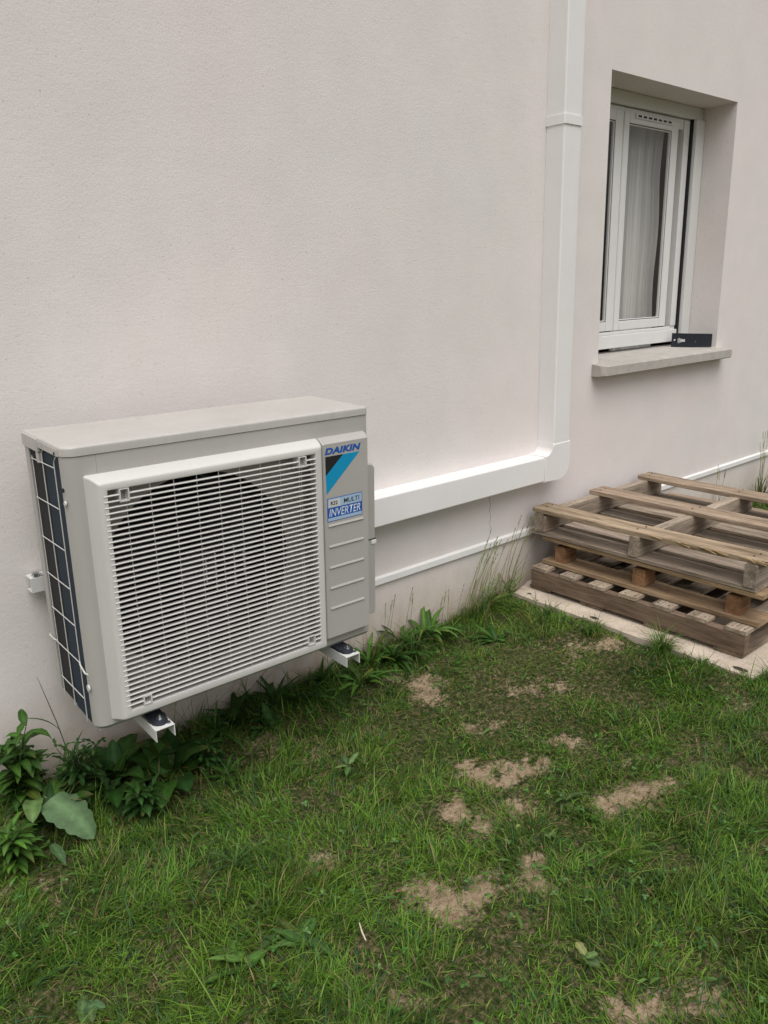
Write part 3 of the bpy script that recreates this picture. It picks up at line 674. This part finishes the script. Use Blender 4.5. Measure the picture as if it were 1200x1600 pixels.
for k, x in enumerate((2.139, 2.29, 2.47, 2.65, 2.83, 2.99, 3.12)):
    mb = MB(); board(mb, (x, -.095, Z1 + .1185), (x, -1.072, Z1 + .1185), .085, .0175, tint(.06, (1, .9, .78)), n=14); PB(mb, 'deck_board', WOOD_Y if k == 0 else WOOD_G, pm)
# top pallet
ptp = empty('wooden_pallet', (2.60, -.55, .340), label='grey weathered open slatted pallet with a splintered edge, top of the stack', cat='pallet', group='pallets stacked by the wall')
Z2 = .3405
for k, (x, w_) in enumerate(((2.150, .115), (2.300, .10), (2.435, .095), (2.575, .10), (2.72, .095), (2.86, .10), (3.00, .10))):
    mb = MB(); board(mb, (x, -.035, Z2 + .009), (x + random.uniform(-.004, .004), -1.045, Z2 + .009), w_, .0165, tint(.12, (.98, .95, .92)), n=14)
    nails(mb, [(x + dx_, y, Z2 + .0178) for y in (-.09, -.54, -1.01) for dx_ in (-.025, .02)]); PB(mb, 'bottom_board', WOOD_G, ptp)
for k, y in enumerate((-.080, -.555, -1.020)):
    mb = MB(); xa = 2.088 if k < 2 else 2.090
    board(mb, (xa, y, Z2 + .0600), (3.055, y, Z2 + .0600), .044, .084, tint(.05, (1.15, 1.14, 1.12)), n=16, ch=.003)
    if k == 0: board(mb, (xa + .004, y - .030, Z2 + .056), (xa + .10, y - .030, Z2 + .056), .014, .074, tint(.05, (1.15, 1.05, .95)), n=4)
    PB(mb, 'stringer', WOOD_G, ptp)
for k, (x, w_, ye, tn) in enumerate(((2.150, .098, -1.085, (1.22, 1.13, .93)), (2.560, .100, -1.065, (1.12, 1.03, .92)), (2.975, .100, -1.06, (1.10, 1.02, .92)))):
    mb = MB(); board(mb, (x - .004 * (k == 0), -.045, Z2 + .1125), (x + .004, ye, Z2 + .1125), w_ * 1.12, .0195, tint(.03, tn), n=26, warp=.006, ragged=.045 if k == 0 else 0)
    nails(mb, [(x + dx_ + random.uniform(-.005, .005), y + random.uniform(-.01, .01), Z2 + .1240) for y in (-.080, -.555, -1.020) for dx_ in (-.022, .024)]); PB(mb, 'deck_board', [WOOD_G, NAIL], ptp)
    # splinters on the worn edge
    if k == 0:
        for j in range(16):
            mb = MB(); y = random.uniform(-1.07, -.6); L = random.uniform(.02, .07); xx = 2.150 - .055 + random.uniform(-.004, .005)
            board(mb, (xx, y, Z2 + .121), (xx + random.uniform(-.008, .004), y - L, Z2 + .116 + random.uniform(-.008, .006)), .0045, .0032, tint(.2, (1.2, 1.1, .9)), n=2, ch=.0008)
            PB(mb, 'splinter', WOOD_Y, ptp)

# ------------------------------------------------------------------ slab
def make_slab():
    root = empty('concrete_slab', (2.6, -.6, .0), label='pale cream concrete slab on the lawn under the pallet stack', cat='slab')
    mb = MB()
    def piece(out, z0, z1):
        bm = bmesh.new(); o2 = []
        for (a, b), (c, d) in zip(out, out[1:] + out[:1]):
            n = max(2, int(math.hypot(c - a, d - b) / .03))
            for k in range(n):
                t = k / n; j = .004 if 0 < k else .002
                o2.append((a + (c - a) * t + random.uniform(-j, j), b + (d - b) * t + random.uniform(-j, j)))
        A = [bm.verts.new((x, y, z0)) for x, y in o2]; B = [bm.verts.new((x + (.003 if x < 2.6 else -.003), y, z1 - .004 + random.uniform(-.001, .001))) for x, y in o2]
        cx = sum(x for x, y in o2) / len(o2); cy = sum(y for x, y in o2) / len(o2)
        Cc = [bm.verts.new((x + (cx - x) * .008, y + (cy - y) * .008, z1)) for x, y in o2]; n = len(A)
        for P, Q in ((A, B), (B, Cc)):
            for i in range(n): bm.faces.new((P[i], P[(i + 1) % n], Q[(i + 1) % n], Q[i]))
        bm.faces.new(Cc); mb.merge(bm)
    piece([(1.946, -.060), (2.10, -.012), (2.62, -.012), (2.62, -1.135), (1.938, -1.135)], -.03, SZ - .001)
    piece([(2.632, -.012), (3.28, -.012), (3.28, -1.06), (2.632, -1.06)], -.03, SZ - .004)
    piece([(2.02, -1.15), (2.60, -1.15), (2.60, -1.50), (2.05, -1.50)], -.03, SZ - .022)
    o = mb.build('slab_top', SLAB, root, 20); o.location = (-2.6, .6, 0)
    mb = MB()
    for (x, y, a, b) in ((1.975, -.470, .010, .020), (1.972, -1.075, .012, .026), (1.99, -.12, .006, .012)):
        bm = bmesh.new(); n = 12; vs_ = [bm.verts.new((x + a * math.cos(2 * math.pi * k / n) * random.uniform(.8, 1.2), y + b * math.sin(2 * math.pi * k / n) * random.uniform(.8, 1.2), SZ + .0006)) for k in range(n)]; bm.faces.new(vs_); mb.merge(bm)
    o = mb.build('hole', mat('hole_dark', (.03, .028, .02), .95)[0], root); o.location = (-2.6, .6, 0)
make_slab()

# ------------------------------------------------------------------ plants
def leaf(mb, base, az, L, W, pitch=60, bend=70, shape='lance', c=(.06, .12, .03), n=8, wav=.0, fold=.25, stalk=0., roll=0., wedge=None):
    """one leaf: strip of quads that leaves the base at `pitch` degrees and droops by `bend` degrees"""
    base = Vector(base); p = base.copy(); d2 = Vector((math.cos(az), math.sin(az), 0)); side = Vector((-d2.y, d2.x, 0)); L_ = mb.t
    rows = []; cols = []
    if stalk:
        m0 = max(2, int(stalk / .02)); a = R(pitch)
        for i in range(m0):
            rows.append([p - side * .0012, p + Vector((0, 0, -.0008)), p + side * .0012]); p = p + (d2 * math.cos(a) + Vector((0, 0, 1)) * math.sin(a)) * (stalk / m0)
    for i in range(n + 1):
        t = i / n; a = R(pitch - bend * t)
        dd = d2 * math.cos(a) + Vector((0, 0, 1)) * math.sin(a); up = side.cross(dd) * -1
        if shape == 'lance': wv = math.sin(math.pi * min(1, t * .92 + .08)) ** .8 * (1 - .25 * t)
        elif shape == 'dock': wv = (math.sin(math.pi * (t * .93 + .07) ** .72)) ** .6
        elif shape == 'round': wv = math.sqrt(max(0, 1 - (2 * t - 1) ** 2)) * (1.05 - .2 * t) + .02
        elif shape == 'lobed': wv = (.35 + .65 * t) * (1 - t ** 5) * (1 if i % 2 else .42)
        else: wv = (1 - t) ** .6
        wv = max(wv, .03); hw = W / 2 * wv
        rl = math.sin(i * 1.9 + az * 3) * wav; j_ = {'grass': 0, 'dock': .045, 'round': 0}.get(shape, .13); hL = hw * (1 + random.uniform(-j_, j_ * .7)); hR = hw * (1 + random.uniform(-j_, j_ * .7))
        if roll: s2 = side * math.cos(R(roll)) + up * math.sin(R(roll)); 
        else: s2 = side
        e1 = p - s2 * hL + up * (hw * fold + rl * hw); e2 = p + s2 * hR + up * (hw * fold - rl * hw)
        m1 = p - s2 * hw * .5 + up * (hw * fold * .35 + rl * hw * .4); m2 = p + s2 * hw * .5 + up * (hw * fold * .35 - rl * hw * .4)
        rows.append([e1, m1, p, m2, e2]); p = p + dd * (L / n)
    k = random.uniform(.6, 1.4) if W < .08 else 1.; c = (c[0] * k * (random.uniform(.9, 1.15) if random.random() > .04 or W > .08 else 1.7), c[1] * k, c[2] * k * random.uniform(.8, 1.2))
    prev = None; tip = random.random() < .15 and W < .08; tw = random.uniform(.8, 1.1)
    for ri, row in enumerate(rows):
        ft = max(0, (ri / len(rows) - .72) / .28) if tip else 0
        vs_ = [mb.bm.verts.new(q) for q in row]
        for j, v in enumerate(vs_):
            mid = (j == len(vs_) // 2); kk = (1.45 if mid else random.uniform(.82, 1.1)) * tw; v[mb.t] = (c[0] * kk * (1 - ft) + .17 * ft, c[1] * kk * (1 - ft) + .12 * ft, c[2] * kk * (1 - ft) + .05 * ft, 1)
        if prev and len(prev) == len(vs_):
            for j in range(len(vs_) - 1): mb.bm.faces.new((prev[j], prev[j + 1], vs_[j + 1], vs_[j]))
        prev = vs_
def stem(mb, pts, r, c=(.08, .12, .035), n=5):
    nv = len(mb.bm.verts); mb.tube(pts, r, n); mb.bm.verts.ensure_lookup_table()
    for v in mb.bm.verts[nv:]: v[mb.t] = (*c, 1)
G1 = (.050, .125, .022); G2 = (.080, .175, .030); G3 = (.032, .088, .018); GB = (.105, .19, .070)
def on_ground(x, y): return (x, y, float(gz(x, y)) - .004)
def rosette(x, y, nl, L, W, shape, label, c=G1, pitch=(25, 65), bend=(40, 95), name='leafy_weed', group=None, cat='weed', wav=.15, az=None, st=0, n=8, dz=0):
    root = empty(name, on_ground(x, y), label=label, cat=cat, group=group); mb = MB()
    for i in range(nl):
        a = random.uniform(0, 2 * math.pi) if az is None else random.uniform(*az)
        l = L * random.uniform(.6, 1.15); leaf(mb, (random.uniform(-.008, .008), random.uniform(-.008, .008), dz * random.uniform(.5, 1.2)), a, l, W * random.uniform(.7, 1.2), random.uniform(*pitch), random.uniform(*bend), shape, c, n=n, wav=wav, stalk=st * random.uniform(.5, 1.1))
    mb.build('leaves', LEAF, root, 180); return root
def stalky(x, y, n_st, H, L, W, shape, label, c=G1, lean=(0, -.2), name='leafy_weed', group=None, per=9, cat='weed', spread=.35):
    """upright branching weed: stems with leaves set along them"""
    root = empty(name, on_ground(x, y), label=label, cat=cat, group=group); ms, ml = MB(), MB()
    for s in range(n_st):
        a = random.uniform(0, 2 * math.pi); h = H * random.uniform(.55, 1.1); sp = random.uniform(.1, 1) * spread * h
        dx, dy = math.cos(a) * sp + lean[0] * h, math.sin(a) * sp * .6 + lean[1] * h
        P = [Vector((dx * t * t, dy * t * t, h * (t - .12 * t * t))) for t in (0, .2, .4, .6, .8, 1)]
        stem(ms, P, [.0024, .0022, .002, .0017, .0014, .001])
        for i in range(per):
            t = .15 + .85 * i / (per - 1); q = Vector((dx * t * t, dy * t * t, h * (t - .12 * t * t)))
            leaf(ml, q, i * 2.4 + a + random.uniform(-.4, .4), L * (1.1 - .55 * t) * random.uniform(.7, 1.2), W * (1.1 - .5 * t), random.uniform(15, 60), random.uniform(40, 95), shape, c, n=6, wav=.12, stalk=.006)
    ms.build('stems', LEAF, root, 180); ml.build('leaves', LEAF, root, 180); return root
def grass_tuft(x, y, nb, H, W, label, c=G2, spread=.5, name='grass_tuft', group=None, cat='grass tuft', lean=(0, 0), heads=0, dry=.15):
    root = empty(name, on_ground(x, y), label=label, cat=cat, group=group); mb = MB()
    for i in range(nb):
        cc = (.24, .19, .10) if random.random() < dry else c
        a = random.uniform(0, 2 * math.pi)
        b0 = (random.gauss(0, .016), random.gauss(0, .012), 0)
        if lean != (0, 0) and random.random() < .6: a = math.atan2(lean[1], lean[0]) + random.gauss(0, .5)
        leaf(mb, b0, a, H * random.uniform(.4, 1.05), W * random.uniform(.7, 1.2), random.uniform(62, 88), random.uniform(20, 110) * spread * 2, 'grass', cc, n=7, fold=.5)
    mb.build('blades', LEAF, root, 180)
    if heads:
        ms, mh = MB(), MB()
        for i in range(heads):
            a = random.uniform(-.5, .5); h = H * random.uniform(.95, 1.5); dx = (lean[0] * 1.0 + random.uniform(-.10, .16)) * h; dy = -abs(random.uniform(0, .10)) * h; bx = random.gauss(-.03, .06)
            P = [Vector((bx + dx * t * t, dy * t, h * t)) for t in (0, .25, .5, .75, 1)]; stem(ms, P, [.0013, .0012, .001, .0009, .0007], (.27, .30, .11), 4)
            d = (P[-1] - P[-2]).normalized(); q = P[-1]; hl = random.uniform(.035, .075)
            for k in range(14):
                f = k / 13; az_ = k * 2.4; leaf(mh, q + d * (hl * f), az_, .014 * (1.2 - .5 * f), .0028, 75, 15, 'lance', (.20, .28, .09) if i % 2 else (.30, .30, .13), n=3, fold=.3)
        ms.build('stems', LEAF, root, 180); mh.build('seed_heads', LEAF, root, 180)
    return root
WG = 'weeds along the foot of the wall'; TG = 'grass tufts by the wall and slab'
stalky(-.135, -.085, 10, .33, .105, .040, 'lance', 'tall leafy weed against the wall at the far left edge', G1, group=WG, per=11)
stalky(.0, -.12, 9, .22, .085, .030, 'lobed', 'bushy dark weed below the left side of the outdoor unit', G3, group=WG, per=11)
stalky(-.215, -.27, 8, .15, .085, .026, 'lance', 'low spreading weed with narrow leaves at the left picture edge', G2, group=WG, per=10)
rosette(.10, -.13, 16, .15, .06, 'dock', 'broad leaved dark weed under the front left corner of the outdoor unit', G3, (30, 85), (40, 110), group=WG, st=.05)
rosette(.235, -.20, 17, .14, .068, 'dock', 'shaded weed with broad pointed leaves right below the left bracket arm', G3, (25, 75), (40, 100), group=WG, st=.06)
stalky(.35, -.20, 9, .12, .07, .035, 'lobed', 'low ragged weed in the shade under the fan grille', G3, group=WG)
stalky(.12, -.30, 8, .12, .07, .026, 'lance', 'dark low weed in front of the left bracket arm beside the dock plant', G3, group=WG)
rosette(.53, -.085, 18, .14, .030, 'lance', 'small weed at the wall foot below the middle of the outdoor unit', G3, (30, 85), (40, 100), group=WG)
rosette(.70, -.065, 26, .17, .022, 'lance', 'bushy narrow leaved weed at the wall foot left of the right bracket arm', G3, (40, 88), (30, 110), group=WG)
rosette(.90, -.07, 20, .12, .020, 'lance', 'low dark weed at the wall foot directly behind the right bracket arm', G3, (30, 85), (30, 110), group=WG)
rosette(1.015, -.145, 16, .16, .024, 'lance', 'strap leaved rosette weed below the right bracket arm', G2, (20, 70), (50, 100), group=WG)
rosette(1.21, -.10, 26, .16, .018, 'lance', 'thick dark clump of long leaves by the wall right of the outdoor unit', G1, (35, 85), (50, 120), group=WG)
rosette(1.42, -.065, 20, .21, .026, 'lance', 'arching green weed whose leaf bends over beside the wall', G2, (50, 85), (70, 150), group=WG)
rosette(1.63, -.24, 13, .11, .026, 'lance', 'low rosette weed in the lawn in front of the tall grass', G1, (20, 60), (30, 90), group=WG)
# the big pale dock leaf hanging over the lawn
root = empty('dock_plant', on_ground(-.105, -.20), label='dock plant with one large pale heart shaped leaf marked by a white splash', cat='dock plant', group=WG); mb = MB()
leaf(mb, (-.005, .0, .115), R(-60), .165, .110, -12, 50, 'dock', (.165, .255, .115), n=16, wav=.10, fold=-.10, stalk=.02)
leaf(mb, (-.02, .03, .10), R(-110), .09, .05, 20, 60, 'dock', (.09, .17, .05), n=10, wav=.1, stalk=.02)
for a in (-140, -20, 60, 120): leaf(mb, (0, 0, 0), R(a), .11, .05, 60, 80, 'dock', G1, n=8, wav=.15, stalk=.05)
leaf(mb, (-.03, -.07, .03), R(-80), .075, .030, -5, 50, 'lance', GB, n=8, stalk=.02)
mb.build('leaves', LEAF, root, 180)
mb = MB(); stem(mb, [(0, 0, 0), (.003, -.004, .06), (0, 0, .105)], [.004, .003, .0025]); stem(mb, [(0, 0, 0), (-.012, .02, .05), (-.02, .03, .10)], [.004, .003, .002]); mb.build('stems', LEAF, root, 180)
# tall seeding grass
grass_tuft(1.76, -.060, 60, .22, .0060, 'tall seeding grass tuft against the wall just left of the pallets', (.14, .24, .06), .42, 'tall_grass', TG, 'tall grass', (.30, -.1), 16)
grass_tuft(1.93, -.050, 34, .22, .0055, 'tall green grass with long seed heads beside the slab corner', (.13, .23, .055), .45, 'tall_grass', TG, 'tall grass', (.25, -.1), 10)
grass_tuft(1.60, -.035, 16, .10, .0035, 'thin grass stalks at the wall foot between the dark clump and the seeding grass', (.13, .15, .06), .3, 'tall_grass', TG, 'tall grass', (.1, 0), 5, .4)
grass_tuft(1.27, -.028, 22, .13, .003, 'dry reddish stalks against the wall beside the outdoor unit', (.17, .12, .075), .2, 'tall_grass', TG, 'tall grass', (.1, 0), 5, .7)
grass_tuft(.46, -.022, 5, .11, .003, 'a few thin stalks against the wall under the middle of the unit', (.06, .08, .03), .2, 'tall_grass', TG, 'tall grass', (0, 0), 2, .4)
grass_tuft(1.925, -.80, 150, .15, .0042, 'bright green grass clump growing over the slab edge', G2, .7, 'grass_tuft', TG)
grass_tuft(1.895, -.52, 80, .11, .0038, 'small grass clump at the middle of the slab edge', G2, .7, 'grass_tuft', TG)
grass_tuft(1.885, -.30, 60, .10, .0038, 'small grass clump near the wall end of the slab edge', G1, .7, 'grass_tuft', TG)
grass_tuft(2.00, -1.165, 70, .12, .0042, 'thick grass clump at the right picture edge in front of the slab', G2, .7, 'grass_tuft', TG)
grass_tuft(4.32, -.06, 40, .30, .006, 'tall grass against the wall beyond the pallets at the right edge', (.085, .13, .04), .4, 'tall_grass', TG, 'tall grass', (-.1, -.1), 8)
grass_tuft(3.80, -.05, 22, .18, .005, 'thin grass stalks at the wall seen through the top pallet', (.09, .13, .05), .4, 'tall_grass', TG, 'tall grass', (0, -.1), 6)
grass_tuft(-.08, -.18, 80, .19, .0045, 'loose grass blades growing through the weeds at the left wall foot', G1, .8, 'grass_tuft', TG)
grass_tuft(.18, -.27, 80, .15, .004, 'yellowish grass blades in the weeds in front of the left bracket arm', (.09, .15, .03), .8, 'grass_tuft', TG)
grass_tuft(.60, -.12, 60, .14, .004, 'shaded grass blades below the middle of the outdoor unit', G3, .7, 'grass_tuft', TG)
grass_tuft(1.30, -.12, 110, .18, .0045, 'long grass blades mixed into the clump right of the outdoor unit', G1, .7, 'grass_tuft', TG)
grass_tuft(-.19, -.12, 60, .17, .0045, 'loose grass growing among the tall weed at the far left', G2, .8, 'grass_tuft', TG)
grass_tuft(.98, -.08, 60, .13, .004, 'grass blades at the wall foot behind the strap leaved rosette', G1, .8, 'grass_tuft', TG)
grass_tuft(.36, -.24, 60, .12, .004, 'shaded grass in front of the ragged low weed', G3, .8, 'grass_tuft', TG)
grass_tuft(1.52, -.10, 60, .12, .004, 'short dense grass by the wall between the clump and the seeding grass', G1, .7, 'grass_tuft', TG)
for k_, (x_, y_, nl_, L_, W_, sh_, lb_) in enumerate((
    (.06, -.20, 12, .09, .035, 'lobed', 'ragged toothed weed between the bushy weed and the left bracket arm'),
    (.44, -.11, 14, .10, .022, 'lobed', 'ragged low weed at the wall foot just right of the left bracket arm'),
    (.61, -.16, 13, .09, .026, 'dock', 'small oval leaved weed in the shade below the centre of the grille'),
    (.80, -.12, 16, .11, .020, 'lobed', 'feathery dark weed just left of the right bracket arm'),
    (1.12, -.07, 16, .13, .018, 'lance', 'narrow leaved weed at the wall between the strap leaved rosette and the dark clump'),
    (1.31, -.045, 14, .16, .020, 'lance', 'upright leaves against the wall behind the dark clump'),
    (-.09, -.18, 12, .10, .040, 'dock', 'oval leaved weed behind the large pale dock leaf'))):
    rosette(x_, y_, nl_, L_, W_, sh_, lb_, (G3, G1, G3, G1, G2, G1, G3)[k_], (30, 85), (30, 110), group=WG, st=.025, wav=.25)
# upright stem with two long blades beside the unit's left foot
root = empty('wild_grass_stalk', (-.045, -.075, .04), label='single thin grass stalk with two long blades left of the outdoor unit', cat='grass stalk'); mb = MB()
stem(mb, [(.05, 0, 0), (.045, .0, .12), (.030, .005, .22), (.012, .01, .31), (.0, .012, .37)], [.0016, .0015, .0013, .001, .0006], (.09, .10, .05)); mb.build('stem', LEAF, root, 180); mb = MB()
leaf(mb, (.036, .004, .19), R(170), .13, .010, 62, 62, 'lance', (.05, .12, .03), n=8); leaf(mb, (.05, 0, .08), R(20), .10, .009, 70, 30, 'lance', G3, n=8); mb.build('blades', LEAF, root, 180)
# broad leaves lying in the lawn
LW = 'small broad leaved weeds in the lawn'
rosette(.07, -.93, 8, .095, .030, 'lance', 'flat rosette of toothed leaves in the lawn at the lower middle left', (.07, .15, .03), (5, 35), (10, 50), group=LW, dz=.010)
rosette(.20, -.965, 7, .085, .030, 'lance', 'small flat weed just right of the toothed rosette in the lower lawn', (.07, .15, .035), (5, 30), (10, 45), group=LW, dz=.010)
rosette(-.235, -.80, 4, .07, .026, 'dock', 'pale broad leaf weed at the bottom left corner of the lawn', GB, (0, 20), (5, 40), group=LW, dz=.016)
rosette(.37, -.30, 12, .085, .026, 'lobed', 'low ferny weed in the shaded lawn in front of the unit', G1, (10, 50), (20, 70), group=LW, dz=.02)
rosette(.66, -.52, 5, .075, .020, 'lance', 'pale backed leaves lying in the lawn below the right bracket arm', GB, (5, 30), (10, 50), group=LW, dz=.03)
rosette(.20, -.66, 16, .085, .018, 'lobed', 'dense patch of ragged leaves in the middle left of the lawn', (.05, .105, .03), (10, 60), (20, 80), group=LW, dz=.025)
rosette(1.45, -1.48, 5, .04, .022, 'round', 'tiny pale round leaf plant near the right picture edge of the lawn', GB, (0, 30), (0, 30), group=LW, dz=.04)
rosette(.60, -1.42, 4, .032, .022, 'round', 'tiny pale clover leaf plant in the lower lawn right of centre', GB, (0, 30), (0, 30), group=LW, dz=.04)
rosette(1.02, -1.05, 12, .07, .012, 'lance', 'clump of wide curling blades between two bare earth patches', (.07, .125, .04), (20, 70), (60, 110), group=LW)

# ------------------------------------------------------------------ lawn grass (uncountable)
def make_grass():
    M = cam.matrix_world.inverted(); Mn = np.array(M)
    def inview(x, y, z, mx, my):
        P = Mn @ np.stack([x, y, z, np.ones_like(x)]); u = 600 + 1216.4 * P[0] / -P[2]; v = 800 - 1216.4 * P[1] / -P[2]
        return (P[2] < -.1) & (u > -mx) & (u < 1200 + mx) & (v > 500) & (v < 1600 + my)
    n0 = 1350000; x = rng.uniform(-1.3, 5.5, n0); y = rng.uniform(-2.6, -.005, n0); z = gz(x, y)
    core = inview(x, y, z, 60, 80); keep = core | (inview(x, y, z, 700, 700) & (rng.random(n0) < .16)); x, y, z, core = x[keep], y[keep], z[keep], core[keep]
    b = bare(x, y); cl = fbm(x, y, 9, 5); c2 = fbm(x, y, 3, 15)
    # thin brownish zone between the unit and the slab
    thin = np.exp(-(((x - 1.35) / .62) ** 2 + ((y + .55) / .48) ** 2)); thin2 = np.exp(-(((x - .55) / .35) ** 2 + ((y + .16) / .15) ** 2))
    dens = np.clip(1.12 - b * 1.25, 0.03, 1) ** 1.5 * np.clip(.42 + 2.4 * (cl - .40), .08, 1) * (1 - .64 * thin) * np.clip(.34 + 3.0 * (fbm(x, y, 15, 71) - .34), .18, 1) * (1 - .5 * thin2)
    slab = (x > 1.93) & (x < 3.3) & (y > -1.14); dens = np.where(slab, 0, dens)
    dens = np.where(x > 2.4, dens * .45, dens); dens = np.clip(dens + (.12 + .25 * (x > 1.1)) * sstep(-.22, -.04, y) * (x < 1.75), 0, 1)
    keep = rng.random(len(x)) < dens * .92 + .030 * (~slab); x, y, z, b, cl, c2, core, thin = [a[keep] for a in (x, y, z, b, cl, c2, core, thin)]
    n = len(x); strip = sstep(-.26, -.05, y) * (x < 1.75) * sstep(.30, .62, fbm(x, y, 8, 121))
    L = (.016 + .052 * np.clip(cl * 1.3 - .2, 0, 1) * rng.uniform(.4, 1.6, n)) * (1 - .5 * b) * (1 - .5 * thin) * np.where(rng.random(n) < .05, 2.3, 1) * (1 + 1.3 * strip)
    W = rng.uniform(.0006, .0017, n) * np.where(core, 1, 1.4); flow = 6.28 * fbm(x, y, 2.3, 61) * 2
    az = np.where(rng.random(n) < .45, flow + rng.normal(0, .6, n), rng.uniform(0, 6.283, n)); p0 = np.radians(rng.uniform(8, 80, n)); bd = np.radians(rng.uniform(20, 110, n))
    dx, dy = np.cos(az), np.sin(az); sx, sy = -dy, dx; V = np.zeros((n, 7, 3), 'f'); px, py, pz = x.copy(), y.copy(), z - .004; wf = [1, .95, .7]
    for k in range(3):
        V[:, 2 * k, 0] = px - sx * W * wf[k]; V[:, 2 * k, 1] = py - sy * W * wf[k]; V[:, 2 * k, 2] = pz; V[:, 2 * k + 1, 0] = px + sx * W * wf[k]; V[:, 2 * k + 1, 1] = py + sy * W * wf[k]; V[:, 2 * k + 1, 2] = pz
        a = p0 - bd * (k + .3) / 3; px = px + dx * np.cos(a) * L / 3; py = py + dy * np.cos(a) * L / 3; pz = np.maximum(pz + np.sin(a) * L / 3, z + .001)
    V[:, 6] = np.stack([px, py, pz], 1); V[:, :, 1] = np.minimum(V[:, :, 1], -.003)
    f = np.array([[0, 1, 3, 2], [2, 3, 5, 4]]); base = np.arange(n)[:, None] * 7
    lv = np.concatenate([base + f[0], base + f[1], base + [4, 5, 6]], 1).ravel()
    ls = (np.arange(n)[:, None] * 11 + [0, 4, 8]).ravel(); lt = np.tile([4, 4, 3], n)
    me = bpy.data.meshes.new('lawn_grass'); me.vertices.add(n * 7); me.vertices.foreach_set('co', V.ravel()); me.loops.add(len(lv)); me.loops.foreach_set('vertex_index', lv.astype('i'))
    me.polygons.add(n * 3); me.polygons.foreach_set('loop_start', ls.astype('i')); me.update(calc_edges=True)
    C = np.array([.046, .128, .014])[None] * (1 - c2[:, None]) + np.array([.118, .205, .024])[None] * c2[:, None]
    k = rng.uniform(.45, 1.7, n) * (.30 + 1.35 * fbm(x, y, 10, 101)); C = C * k[:, None]; 
    yl = rng.random(n) < (.08 + .15 * b + .14 * thin); C[yl] = np.array([.24, .185, .09]) * rng.uniform(.6, 1.3, yl.sum())[:, None]
    lm = rng.random(n) < .12; C[lm] = np.array([.19, .30, .06]) * rng.uniform(.8, 1.2, lm.sum())[:, None]
    bl = rng.random(n) < .10; C[bl] = np.array([.045, .12, .05]) * rng.uniform(.8, 1.3, bl.sum())[:, None]
    cc = np.ones((n, 7, 4), 'f'); cc[:, :, :3] = C[:, None, :]
    at = me.attributes.new('col', 'FLOAT_COLOR', 'POINT'); at.data.foreach_set('color', cc.ravel()); me.materials.append(GRASSM)
    o = bpy.data.objects.new('lawn_grass', me); col.objects.link(o); tag(o, 'patchy green lawn grass with bare earth showing through', 'grass', kind='stuff')
make_grass()
# dry clippings scattered on the earth
def make_litter():
    mb = MB()
    for i in range(1100):
        x = random.uniform(-.4, 2.0); y = random.uniform(-1.8, -.03)
        if x > 1.92 and y > -1.14: continue
        z = float(gz(x, y)) + random.uniform(.002, .012)
        leaf(mb, (x, y, z), random.uniform(0, 6.28), random.uniform(.012, .045), random.uniform(.0012, .0028), random.uniform(-8, 12), random.uniform(-10, 30), 'grass', (.27, .20, .115) if random.random() < .6 else (.14, .10, .055), n=2, fold=.1)
    o = mb.build('dry_clippings', LEAF, None, 180); tag(o, 'dry straw coloured grass clippings scattered over the lawn', 'clippings', kind='stuff')
make_litter()
def make_clover():
    mb = MB()
    for i in range(520):
        x = random.uniform(-.45, 1.95); y = random.uniform(-1.8, -.05)
        if vnoise(x, y, 4.3, 201) < .48: continue
        z = float(gz(x, y)) + random.uniform(.012, .032); a0 = random.uniform(0, 6.28); cc = (.06, .15, .03) if random.random() < .7 else (.10, .19, .06)
        for j in range(3): leaf(mb, (x, y, z), a0 + j * 2.09, random.uniform(.008, .016), random.uniform(.007, .011), random.uniform(0, 25), 25, 'round', cc, n=3, fold=.2)
    for i in range(260):
        x = random.uniform(-.45, 1.95); y = random.uniform(-1.8, -.05)
        leaf(mb, (x, y, float(gz(x, y)) + .012), random.uniform(0, 6.28), random.uniform(.02, .05), random.uniform(.006, .012), random.uniform(5, 50), random.uniform(20, 80), 'lance', (.075, .16, .035), n=5)
    o = mb.build('lawn_clover', LEAF, None, 180); tag(o, 'tiny clover and plantain leaves mixed through the lawn grass', 'clover', kind='stuff')
make_clover()
root = empty('dry_stick', (.305, -1.035, float(gz(.305, -1.035)) + .012), (0, .1, R(70)), label='short bleached white straw lying upright in the lower lawn', cat='straw')
mb = MB(); mb.tube([(-.022, 0, 0), (0, .001, .004), (.022, 0, .012)], [.0016, .002, .0012], 6); mb.build('straw', mat('bleached_straw', (.6, .52, .4), .8)[0], root)
bpy.context.view_layer.update()
